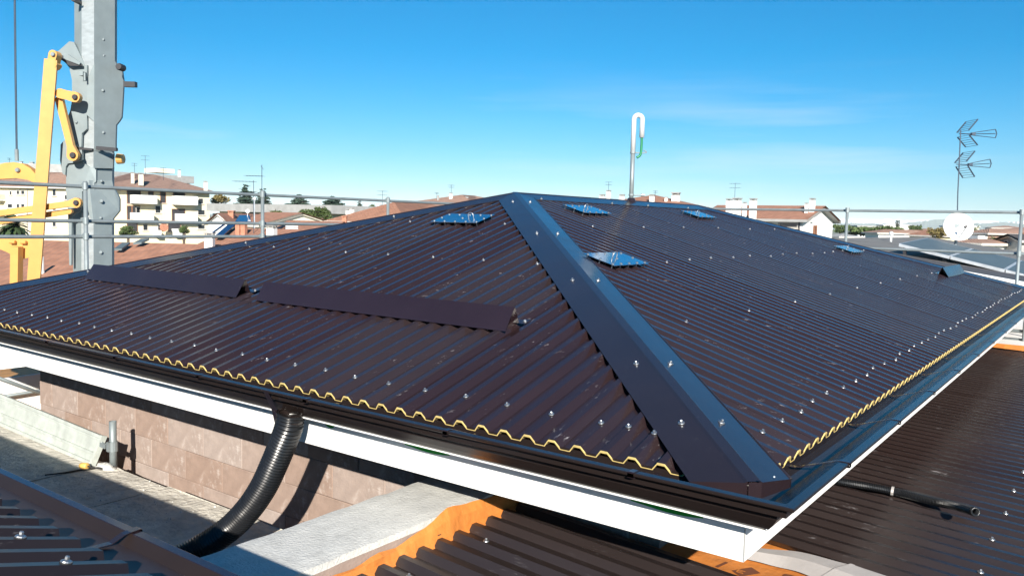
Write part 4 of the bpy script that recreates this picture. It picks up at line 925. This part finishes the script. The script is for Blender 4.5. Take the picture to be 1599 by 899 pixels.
for r in ((309.5, 309.5, 317.5, 318.5), (308.5, 327.5, 320, 336), (242, 321, 251, 333), (308.5, 350.5, 320, 358), (212, 323, 219, 335), (223, 350, 231, 360), (246, 350, 254, 360)): b.window(*r)
b.balcony(203, 306.5, 240, 316.5, 1.6); b.balcony(268, 308, 303, 318.5, 1.6); b.balcony(203, 333.5, 235, 342, 1.6); b.balcony(273, 335, 303, 344, 1.6); b.balcony(268, 358, 280, 366, 1.3); b.balcony(240, 361, 248, 368, 1.2)
b.chimney(220, 273, 281, 6, 118, M['ivory']); b.chimney(207, 271, 278, 4, 118, M['ivory']); b.chimney(321, 285, 292, 4.5, 120, M['ivory'])
b.aerial(255, 262, 276, 118); b.aerial(227, 243, 268, 118)
q = MB(); q.lathe(b.front(256.5, 355, 2.0), -b.n, [(0, 0.05), (0.55, 0.05), (0.6, -0.1)], 18); q.build('round_sign', M['brick'], b.root)
b = Bld('flat_roofed_building', 'grey flat-topped block behind the brown tiled apartment roof', 'building', 182, 296, 280, 150, 162, 14, M['whitewall']); b.roof('flat', 1.35, M['greyroof'], 0.6)
q = MB(); c0 = at(249, 267, 158); q.obox(c0, b.E*1.9, b.n*2, Z*0.42); q.build('stair_head', M['ivory'], b.root); b.chimney(280, 266.5, 270, 3, 155); b.aerial(210, 255, 268, 155)
# --- near terracotta roofs at the left
b = Bld('tiled_house', 'neighbouring house with broad orange tiled roof right behind the scaffold rail', 'house', -231, 292, 520, 20, 20, 15.0, M['whitewall'])
b.roof('along', 2.08, M['terra'], 0.5)
b.chimney(327.5, 369, 388, 12.5, 26.5, M['whitewall'])
def roof_slab(b, x0, y0, x1, y1, D, skew, name, mt, up=0.05):
    """rectangle lying on the front slope of a roof"""
    pass
def on_slope(b, rise, half, x, y, up=0.0):
    sl_ = rise/half; n_ = (Z - b.n*sl_).normalized(); return on_plane(x, y, n_, n_.dot(b.p(0, 0, 0)) + up)
for quadp in (((178, 391), (190, 391), (203, 381.5), (191, 381.5)), ((208, 382), (221, 381), (233, 375), (220, 375.5))):
    m_ = MB(); m_.prism([on_slope(b, 2.08+0.13, 7.5+0.5, x, y, 0.14) for x, y in quadp], Z*0.06); m_.build('skylight', M['pv_grey'], b.root)
q = MB(); c = on_slope(b, 2.21, 8.0, 66, 430, 0); q.tube([c-Z*0.3, c+Z*0.55], 0.055, 10); q.lathe(c+Z*0.1, Z, [(0.065, -0.03), (0.065, 0.03)], 10); q.build('vent_pipe', M['pvc'], b.root)
b = Bld('tiled_house', 'white house with dark green shutter and tiled roof below the orange struts', 'house', -60, 46, 425, 25, 27, 7, M['whitewall'])
b.roof('along', 0.95, M['terra2'], 0.45, edge=M['green_wood']); b.window(9, 432, 18, 452, M['green_wood'], M['green_wood'])
# --- middle distance between crane and hip
b = Bld('long_building', 'long low building with pale grey slab roof in the left middle distance', 'building', 343, 519, 330, 93, 82, 12, M['cream']); b.roof('flat', 0.85, M['greyroof'], 1.0)
for r in ((378, 331, 388, 344), (390, 331, 396, 344), (398, 332, 404, 344), (345, 334, 350, 342), (333, 333, 337, 340), (470, 332, 478, 342), (497, 333, 505, 344)): b.window(*r)
b = Bld('gabled_house', 'small white gabled house with brick chimney and solar panels left of centre', 'house', 326, 354, 347.5, 60, 60, 9, M['whitewall']); b.roof('gable', 0.72, M['terra'], 0.25, ridge_at=0.52)
b.chimney(361.5, 333, 347, 8.5, 62, M['brick'], capm=M['brick'])
b2 = Bld('tiled_house', 'tiled house with blue solar panels and round white dish left of centre', 'house', 354, 405, 349, 62, 60, 8, M['ivory']); b2.roof('along', 0.95, M['terra'], 0.2)
m_ = MB(); m_.prism([on_slope(b2, 0.95+.05, 4.2, x, y, 0.12) for x, y in ((366, 347), (392, 347), (389, 337), (367, 337))], Z*0.06); m_.build('solar_panel', M['pv'], b2.root)
m_ = MB(); c = at(386.5, 329.5, 63); m_.lathe(c, (CAM-c).normalized(), [(0, -0.04), (0.13, 0.0), (0.15, 0.03)], 14); m_.tube([c, c-Z*0.6], 0.02, 6); m_.build('dish', M['dishw'], b2.root)
b2 = Bld('tiled_house', 'closer tiled house with twin brick chimneys and tilted solar array behind the rail', 'house', 300, 432, 392, 34, 33, 7, M['whitewall']); b2.roof('along', 0.95, M['terra'], 0.3)
b2.chimney(372.5, 351, 366, 7, 36, M['brick'], capm=M['brick']); b2.chimney(381, 350, 366, 7.5, 36, M['brick'], capm=M['brick']); b2.chimney(424.5, 357, 372, 12, 34, M['whitewall'])
m_ = MB(); m_.prism([at(334, 371, 35), at(346, 371, 35), at(368, 352, 37), at(356, 352, 37)], Z*0.05); m_.build('solar_panel', M['pv'], b2.root)
m_ = MB(); m_.prism([at(320, 372, 34.5), at(323, 372, 34.5), at(352, 351, 37), at(349, 351, 37)], Z*0.05); m_.build('solar_panel', M['pv'], b2.root)
b2 = Bld('tiled_house', 'low house with white louvred dormer between rail posts', 'house', 428, 505, 364, 40, 40, 7, M['whitewall']); b2.roof('along', 0.62, M['terra'], 0.3)
for j in range(3):
    m_ = MB(); m_.obox(at(456, 353.5+3.2*j, 39.5), b2.E*0.30, b2.n*0.05, Z*0.03); m_.build('louvre', M['alu'], b2.root)
m_ = MB(); m_.prism([at(431, 357, 39.5), at(445, 351, 41), at(447, 353, 41), at(434, 361, 39.5)], Z*0.04); m_.build('roof_window', M['dark'], b2.root)
b2.chimney(538, 341, 350, 7, 44, M['brick'], capm=M['brick']); 
m_ = MB(); t0, t1 = at(409, 258, 36), at(409, 352, 36); t0 = V3((t1.x, t1.y, t0.z)); m_.tube([t1-Z*0.4, t0], 0.014, 6)
for (xa, xb, yy) in ((384, 411, 274.5), (366, 398, 283)):
    pA, pB = at(xa, yy, 36), at(xb, yy, 36); pB.z = pA.z; m_.tube([pA, pB], 0.010, 5)
    for j in range(7): c = pA.lerp(pB, j/6); m_.tube([c-b2.n*0.3, c+b2.n*0.3], 0.006, 4)
t2 = at(396, 282, 36); m_.tube([V3((t2.x, t2.y, t1.z-0.5)), t2], 0.012, 6); m_.tube([at(407, 259, 36), at(412, 265, 36)], 0.008, 4); m_.build('aerial', M['antenna'], b2.root)
# street lamp
o1 = at(397, 349, 48); sl_ = thing('street_lamp', V3((o1.x, o1.y, GZ)), 'white globe street lamp rising between the tiled roofs', 'street lamp')
q = MB(); q.tube([V3((o1.x, o1.y, GZ)), at(397, 313, 48)], 0.045, 8); q.build('pole', M['alu'], sl_); q = MB(); c = at(397, 310.5, 48); q.lathe(c, Z, [(0.001, -0.1)]+[(0.1*math.sin(math.pi*k/8), -0.1*math.cos(math.pi*k/8)) for k in range(1, 8)]+[(0.001, 0.1)], 12); q.build('globe', M['dishw'], sl_, True)
# hip-roofed house and white houses behind the left hip
b = Bld('tiled_house', 'orange hip-roofed house with white chimneys just above the left hip', 'house', 526, 632, 345, 46, 44, 8.5, M['whitewall']); b.roof('hip', 1.15, M['terra'], 0.5)
b.chimney(543, 329, 343, 4.5, 48); b.chimney(549.5, 327, 342, 5, 48); b.chimney(596, 322, 337, 5, 48); b.aerial(597, 298, 322, 48)
b = Bld('white_house', 'white house with pale pinkish tiled roof left of the peak', 'house', 612, 745, 323, 66, 62, 10, M['whitewall']); b.roof('hip', 1.15, M['terra2'], 0.8, edge=M['whitewall'])
for r in ((618, 327, 640, 333), (648, 326, 660, 331)): b.window(*r)
b.chimney(684, 306.5, 313, 2.5, 66, M['greyroof']); b.chimney(704, 303, 311, 4, 66); b.chimney(729, 308.5, 313, 3.5, 66); b.aerial(704.5, 289, 302, 66); b.aerial(682, 301, 306, 66)
b = Bld('white_house', 'tiled roof with white capped chimneys showing just above the ridge', 'house', 915, 1085, 322, 74, 70, 10, M['whitewall']); b.roof('hip', 1.25, M['terra'], 0.6)
for x, yt, yb, w in ((940, 307, 316, 7), (950, 300, 315, 6), (971, 307, 316, 7), (1018, 307, 316, 7), (1040, 309.5, 317, 4), (1055, 306, 317, 11)): b.chimney(x, yt, yb, w, 73)
b.aerial(950, 284, 300, 73); b.aerial(1023, 298, 308, 73)
b = Bld('white_house', 'white house with orange tiled roof, chimneys and gable right of the ridge', 'house', 1100, 1254, 340, 59.6, 55, 5.8, M['whitewall'])
b.roof('along', 1.0, M['terra'], 0.45, edge=M['greyroof'])
for x, yt, yb, w in ((1138.5, 314, 324, 7.5), (1151, 314, 322, 10), (1162.5, 318, 331, 5), (1176, 314, 324, 8.5), (1259, 319, 331, 4.5), (1268, 313, 328, 7)): b.chimney(x, yt, yb, w, 56)
b.aerial(1147, 286, 313, 58); b.window(1216, 347, 1246, 356); b.window(1270, 352, 1276, 368, M['wood'], M['wood']); b.window(1180, 347, 1205, 356)
m_ = MB(); m_.tube([b.front(1248, 341, 0.07), b.front(1247.5, 380, 0.07)], 0.05, 6); m_.build('downpipe', M['dark'], b.root)
rl = MB()
for j in range(17):
    x = 1216+30*j/16; rl.tube([b.front(x, 349, 0.9), b.front(x, 356, 0.9)], 0.015, 4)
rl.tube([b.front(1215, 348.6, 0.9), b.front(1247, 349.0, 0.9)], 0.03, 5); rl.build('balcony_railing', M['dark'], b.root)

# --- adjoining roof to the right with glazed collectors
nb = thing('neighbour_roof', V3((18, 2, GZ)), 'grey-brown roof with glazed solar collectors beyond the right end', 'roof')
sl2 = 0.146
def NZ(y): return 0.11 + sl2*(y-1.387)
m_ = MB(); m_.quad((13.55, -8, NZ(-8)), (30, -8, NZ(-8)), (30, 4.6, NZ(4.6)), (13.55, 4.6, NZ(4.6))); m_.quad((13.55, 4.6, NZ(4.6)), (30, 4.6, NZ(4.6)), (30, 12, NZ(4.6)-1), (13.55, 12, NZ(4.6)-1)); m_.build('roof_surface', M['grey_felt'], nb)
for i, (xa, xb, up) in enumerate(((13.6, 14.25, 0.035), (14.27, 14.9, 0.03), (14.92, 15.6, 0.025))):
    m_ = MB(); m_.prism([V3((xa, -8, NZ(-8)+up)), V3((xb, -8, NZ(-8)+up)), V3((xb, 4.55, NZ(4.55)+up)), V3((xa, 4.55, NZ(4.55)+up))], Z*-0.03); m_.build('roof_band', M['grey_sheet'], nb)
m_ = MB(); m_.prism([V3((13.45, -8, NZ(-8)+0.045)), V3((13.45, 4.5, NZ(4.5)+0.045)), V3((13.45, 4.5, NZ(4.5)-0.15)), V3((13.45, -8, NZ(-8)-0.15))], (0.09, 0, 0)); m_.build('white_verge', M['white'], nb)
m_ = MB(); m_.box(13.6, 30, -8, 12, GZ, -1.1); m_.build('wall', M['ivory'], nb)
cA, cB = on_plane(1403, 380, (1, 0, 0), 15.6), on_plane(1599, 428, (1, 0, 0), 15.6); cC = on_plane(1450, 371.5, (1, 0, 0), 18.6)
for k in range(7):
    p0, p1 = cA.lerp(cB, k*0.43+0.004), cA.lerp(cB, (k+1)*0.43-0.004); up_ = cC-cA; m_ = MB()
    up_.y = 0.0; c = [p0, p1, p1+up_, p0+up_]
    m_.prism(c, Z*-0.06); po = m_.build('collector', M['alu'], nb)
    m_ = MB(); cc = sum(c, V3())/4; m_.poly([q+(cc-q)*0.045+Z*0.004 for q in c]); m_.build('collector_glass', M['pv_grey'], po)
    m_ = MB()
    for q_ in (0.1, 0.9):
        a1 = p0.lerp(p1, q_); m_.box(a1.x+0.1, a1.x+0.16, a1.y-0.03, a1.y+0.03, -0.6, a1.z-0.05); m_.box(a1.x+2.4, a1.x+2.46, a1.y-0.03, a1.y+0.03, -0.6, a1.z-0.05)
    m_.build('support', M['dark'], po)
for x, y, h in ((21.0, 4.0, 0.22),):
    m_ = MB(); m_.tube([(x, y, NZ(y)-0.05), (x, y, NZ(y)+h)], 0.03, 10); m_.lathe((x, y, NZ(y)+h), Z, [(0.06, -0.04), (0.06, 0.02), (0.02, 0.05)], 10); m_.build('vent_pipe', M['pvc'], nb)
# low white scaffold corner behind the right gutter
q = thing('scaffold_bay', V3((9.6, -0.4, -1.6)), 'galvanised scaffold uprights beyond the far edge of the low roof', 'scaffold')
for x, y in ((9.35, -0.02), (9.55, -0.28), (9.5, 0.35)):
    m_ = MB(); m_.tube([(x, y, -1.6), (x, y, 0.0)], 0.0243, 12); m_.build('upright', M['galv'], q, True)
m_ = MB(); m_.tube([(9.4, -1.5, -0.42), (9.4, 0.8, -0.40)], 0.0215, 10); m_.build('ledger', M['galv'], q, True)
m_ = MB(); m_.tube([(9.4, -1.5, -0.52), (9.4, 0.8, -0.52)], 0.0215, 10); m_.build('ledger', M['galv'], q, True)
m_ = MB(); m_.box(8.75, 12.2, -4, 0.6, -1.60, -0.52); tag(m_.build('low_parapet', M['whitewall'], None, origin=(9, -1, -0.7)), 'low white parapet at the far edge of the low brown roof', 'parapet')
m_ = MB(); rr = [(8.64+0.03*math.sin(j*1.3), -2.6+3.2*j/20) for j in range(21)]
for (xa, ya), (xb, yb) in zip(rr, rr[1:]):
    m_.quad((xa, ya, lz(ya)+0.012), (xb, yb, lz(yb)+0.012), (8.74, yb, -0.505), (8.74, ya, -0.505))
tag(m_.build('membrane_strip', M['membrane'], None, True, origin=(8.5, -1, -0.56)), 'orange membrane strip turned up at the far white parapet', 'membrane')

# ================================================================== trees
def leaf_cloud(mb, blobs, n, size, flat=0.0):
    """many small leaf-clump faces spread through ellipsoids"""
    tot = sum(r[0]*r[1]*r[2] for _, r in blobs)
    for c, r in blobs:
        m = max(6, int(n*r[0]*r[1]*r[2]/tot))
        for _ in range(m):
            d = V3((random.gauss(0, 1), random.gauss(0, 1), random.gauss(0, 1))).normalized()*(random.random()**0.4)
            p_ = V3(c) + V3((d.x*r[0], d.y*r[1], d.z*r[2])); s_ = size*random.uniform(0.5, 1.3)
            a = V3((random.gauss(0, 1), random.gauss(0, 1), random.gauss(0, 1)*(1-flat))).normalized(); b_ = a.cross(V3((random.gauss(0, 1), random.gauss(0, 1), random.gauss(0, 1)))).normalized()
            mb.add([p_-a*s_, p_+b_*s_*0.7, p_+a*s_, p_-b_*s_*0.5], [(0, 1, 2, 3)])
def tree(name, label, x, yb, yt, wpx, D, kind, mt, group='town trees', n=1500):
    k = D/FPX; top = at(x, yt, D); base = V3((top.x, top.y, GZ)); zb = at(x, yb, D).z; H = top.z-zb; R_ = wpx*k/2
    rt = thing(name, base, label, 'tree', group)
    t = MB(); t.tube([base, V3((base.x, base.y, zb)), V3((base.x+0.1, base.y, zb+H*0.55)), V3((base.x, base.y, zb+H*0.95))], [0.05*H+0.12, 0.04*H+0.08, 0.02*H+0.04, 0.02], 8)
    for j in range(7):
        z_ = zb+H*(0.15+0.1*j); th = j*2.4; t.tube([V3((base.x, base.y, z_)), V3((base.x+math.cos(th)*R_*0.7, base.y+math.sin(th)*R_*0.7, z_+H*0.08))], [0.012*H+0.03, 0.01], 5)
    t.build('trunk', M['bark'], rt)
    m_ = MB(); blobs = []
    if kind == 'cedar':
        for j in range(9):
            f = j/8; rr_ = R_*(1.0-0.75*f)*random.uniform(0.8, 1.1); z_ = zb+H*(0.12+0.85*f)
            for q_ in range(5):
                th = random.random()*6.28; d_ = rr_*random.uniform(0.25, 0.75); blobs.append(((base.x+math.cos(th)*d_, base.y+math.sin(th)*d_, z_+random.uniform(-.03, .03)*H), (rr_*0.45, rr_*0.45, H*0.035)))
        leaf_cloud(m_, blobs, n*2, 0.075*max(R_, H*0.5), 0.5)
    elif kind == 'cypress':
        for j in range(8): f = j/7; blobs.append(((base.x, base.y, zb+H*(0.05+0.9*f)), (R_*(0.55+0.45*math.sin(math.pi*(0.25+0.7*f))), R_*0.9, H*0.09)))
        leaf_cloud(m_, blobs, n, 0.22*R_)
    else:
        for j in range(14):
            th = random.random()*6.28; f = random.random(); d_ = R_*0.62*math.sqrt(random.random()); z_ = zb+H*random.uniform(0.30, 0.80)
            blobs.append(((base.x+math.cos(th)*d_, base.y+math.sin(th)*d_, z_), (R_*random.uniform(.25, .42), R_*random.uniform(.25, .42), H*random.uniform(.12, .22))))
        leaf_cloud(m_, blobs, int(n*1.5), 0.085*max(R_, 0.5*H))
    m_.build('crown', mt, rt)
tree('cedar_tree', 'dark cedar tree behind the left rail post', 385, 323, 289, 46, 105, 'cedar', M['leaf_dark'])
tree('cedar_tree', 'smaller dark cedar right of the rail post beside the long building', 410, 323, 295, 36, 110, 'cedar', M['leaf_dark'])
tree('cedar_tree', 'dark spreading cedar above the grey slab roof, left of the pair', 467, 324, 304, 42, 115, 'cedar', M['leaf_dark'])
tree('cedar_tree', 'dark spreading cedar above the grey slab roof, right of the pair', 519, 327, 307, 58, 112, 'cedar', M['leaf_dark'])
tree('conifer_tree', 'slim conifer behind the orange hip-roofed house', 562, 336, 312, 18, 95, 'cedar', M['leaf_dark'], n=700)
tree('leafy_tree', 'small leafy tree beside the slim conifer', 581, 335, 317, 17, 90, 'round', M['leaf'], n=700)
tree('leafy_tree', 'sparse autumn tree right of the balconied building', 345, 324, 302, 40, 130, 'round', M['leaf_dry'], n=900)
tree('leafy_tree', 'rounded green bush in front of the long building', 430, 349, 325, 36, 68, 'round', M['leaf'])
tree('leafy_tree', 'bright green tree behind the brick chimney near the long building', 478, 349, 324, 34, 66, 'round', M['leaf'])
tree('leafy_tree', 'wider green tree at the right end of the long building', 503, 348, 321, 38, 66, 'round', M['leaf'])
tree('leafy_tree', 'tree beside the last rail post of the left guard rail', 616, 334, 314, 18, 80, 'round', M['leaf_dry'], n=700)
tree('leafy_tree', 'low shrub below the balconied building behind the mast', 200, 372, 352, 34, 85, 'round', M['leaf'])
tree('leafy_tree', 'bright bush under the right balconies', 287, 368, 350, 20, 85, 'round', M['leaf'])
tree('leafy_tree', 'dark hedge tree left of the right rail post', 1312, 366, 349, 40, 160, 'round', M['leaf'], n=600)
tree('leafy_tree', 'broad dark tree right of the right rail post', 1345, 371, 352, 58, 140, 'round', M['leaf'], n=900)
tree('leafy_tree', 'dark tree behind the low white pavilion', 1386, 370, 352, 50, 145, 'round', M['leaf'], n=800)
tree('cypress_tree', 'tall dark cypress on the right horizon', 1402, 364, 344, 9, 150, 'cypress', M['leaf_dark'], n=400)
tree('cypress_tree', 'short dark cypress on the right horizon near the dish', 1438, 362, 350, 5, 170, 'cypress', M['leaf_dark'], n=300)
tree('leafy_tree', 'dark tree clump left of the satellite dish', 1430, 364, 351, 30, 165, 'round', M['leaf'], n=500)
tree('leafy_tree', 'yellowing autumn tree left of the satellite dish', 1466, 379, 354, 36, 90, 'round', M['leaf_dry'], n=900)
tree('leafy_tree', 'green garden tree right of the satellite dish', 1549, 388, 368, 20, 80, 'round', M['leaf'], n=600)
tree('leafy_tree', 'dark tree behind the roofs right of the satellite dish', 1521, 364, 351, 20, 180, 'round', M['leaf'], n=400)
# palm behind the crane struts
k = 48/FPX; c = at(20, 352, 48); pt_ = thing('palm_tree', V3((c.x, c.y, GZ)), 'bushy dark palm behind the orange struts at the left edge', 'tree', 'town trees')
q = MB(); q.tube([V3((c.x, c.y, GZ)), c-Z*0.3], 0.22, 10); q.build('trunk', M['bark'], pt_)
q = MB()
for j in range(170):
    th = random.random()*6.28; el = random.uniform(-0.9, 1.3); L = random.uniform(0.7, 1.25); d = V3((math.cos(th)*math.cos(el), math.sin(th)*math.cos(el), math.sin(el)))
    p0 = c; sd = d.cross(Z).normalized()
    prev = None
    for s_ in range(6):
        f = s_/5; p_ = c + d*L*f - Z*0.35*L*f*f; w = 0.14*math.sin(math.pi*min(1, 0.15+f*0.8))+0.01
        cur = (p_-sd*w-Z*0.06*w, p_, p_+sd*w-Z*0.06*w)
        if prev: q.quad(prev[0], prev[1], cur[1], cur[0]); q.quad(prev[1], prev[2], cur[2], cur[1])
        prev = cur
q.build('crown', M['palm'], pt_)

# ================================================================== houses on the right horizon
def far(lab, xl, xr, ye, D, dep, wm, kind, rise, rm, wins=(), chim=()):
    b = Bld('distant_house', lab, 'house', xl, xr, ye, D, D*0.97, dep, wm, 'distant houses on the right'); b.roof(kind, rise, rm, 0.4)
    for w in wins: b.window(*w)
    for x, yt, yb, w in chim: b.chimney(x, yt, yb, w, D)
    return b
far('low pavilion with pale roof among dark trees', 1351, 1372, 362.5, 120, 8, M['whitewall'], 'hip', 0.5, M['terra2'])
far('low arcade with orange-lit wall at the left of the right rail', 1288, 1312, 368, 95, 2.5, M['brick'], 'hip', 0.3, M['greyroof'], [(1296, 368, 1300, 374), (1304, 368, 1308, 374), (1311, 368, 1314, 374)])
far('yellow house with long tiled roof left of the dish', 1420, 1462, 366.5, 105, 9, M['cream'], 'hip', 0.75, M['terra'], [(1440, 369, 1443, 373), (1448, 369, 1451, 373)])
far('small tiled house at the middle of the right horizon', 1395, 1428, 365, 130, 8, M['ivory'], 'hip', 0.7, M['terra'])
b = far('dark-balconied house directly right of the dish', 1512, 1543, 363, 92, 9, M['terra3'], 'hip', 0.5, M['terra2'], [(1516, 366, 1526, 371), (1529, 366, 1540, 371)])
b.balcony(1513, 369.5, 1542, 371.5)
far('cream house with orange shutters on the right', 1544, 1574, 364, 96, 9, M['cream'], 'hip', 0.5, M['terra'], [(1547, 365.5, 1552, 369.5), (1556, 365.5, 1561, 369.5)])
far('house with bright orange roof at the right edge', 1577, 1625, 372, 70, 9, M['cream'], 'hip', 0.75, M['terra'])
b = far('dark gabled house near the right rail post', 1563, 1596, 374, 62, 7, M['greyroof'], 'gable', 0.45, M['grey_sheet'], [(1568, 375, 1575, 383)])
far('small white house below the cream house', 1548, 1562, 381, 66, 5, M['whitewall'], 'hip', 0.3, M['terra3'])
far('white terrace house under the dish', 1488, 1530, 378, 62, 6, M['whitewall'], 'hip', 0.3, M['terra2'], [(1494, 380, 1498, 384), (1503, 380, 1507, 384)])
far('far white town block above the trees', 1331, 1340, 354, 320, 12, M['whitewall'], 'flat', 0.5, M['greyroof'])
far('far white church-like block on the horizon', 1369, 1380, 351, 340, 12, M['whitewall'], 'hip', 0.8, M['whitewall'])
far('far pale block left of the dish on the horizon', 1468, 1474, 354, 330, 12, M['ivory'], 'flat', 0.5, M['whitewall'])
far('far pale block right of the dish on the horizon', 1538, 1549, 355, 330, 12, M['whitewall'], 'hip', 0.8, M['terra2'])
far('far roofs on the horizon near the right post', 1552, 1590, 359, 240, 12, M['ivory'], 'hip', 0.8, M['terra2'])
far('far town row between the cypress and the dish', 1404, 1436, 360, 260, 12, M['ivory'], 'hip', 0.8, M['terra2'])

# ================================================================== mountains on the horizon
def ridge(name, D, pts, m_lo, m_hi=None, snow_y=None):
    mb = MB(); prev = None; xs = []
    for i in range(len(pts)-1):
        (x0, y0), (x1, y1) = pts[i], pts[i+1]
        for s_ in range(8):
            f = s_/8; xs.append((x0+(x1-x0)*f, y0+(y1-y0)*f+random.uniform(-0.9, 0.9)))
    for x, y in xs:
        d_ = ray(x, y); t = CAM + d_*D; b0 = V3((t.x, t.y, GZ)); aw = V3((d_.x, d_.y, 0)).normalized()
        cur = (b0-aw*(t.z-GZ)*3.5, V3((t.x, t.y, GZ+(t.z-GZ)*0.62))-aw*(t.z-GZ)*1.1, t, b0+aw*(t.z-GZ)*3)
        if prev:
            mb.quad(prev[0], cur[0], cur[1], prev[1], 0); mb.quad(prev[1], cur[1], cur[2], prev[2], 1 if snow_y and y < snow_y else 0); mb.quad(prev[2], cur[2], cur[3], prev[3], 0)
        prev = cur
    return tag(mb.build(name, [m_lo, m_hi or m_lo]), kind='structure')
ridge('mountains', 9000, [(900, 347), (1100, 346), (1250, 347), (1300, 343), (1330, 341.5), (1360, 344), (1390, 342), (1420, 344.5), (1450, 343), (1480, 345), (1530, 344), (1570, 347), (1600, 345), (1700, 347), (1900, 350)], M['hill'], M['snow'], 346)
ridge('hills', 6500, [(1100, 356), (1290, 353), (1350, 349), (1400, 350), (1440, 345.5), (1475, 341.5), (1500, 344), (1530, 349), (1560, 347), (1599, 350), (1700, 352), (1900, 358)], M['hill'])
# air between here and the mountains
hz = MB(); hz.box(-11000, 14000, -11000, 14000, GZ-1.5, 140)
hm = bpy.data.materials.new('haze'); hm.use_nodes = True; hn = hm.node_tree.nodes; hn.clear()
pv = hn.new('ShaderNodeVolumePrincipled'); pv.inputs['Color'].default_value = (0.80, 0.93, 1.0, 1); pv.inputs['Density'].default_value = 0.00008; pv.inputs['Anisotropy'].default_value = -0.3
ho = hn.new('ShaderNodeOutputMaterial'); hm.node_tree.links.new(pv.outputs[0], ho.inputs['Volume'])
tag(hz.build('haze', hm), 'thin pale haze over the town', 'haze', kind='stuff')
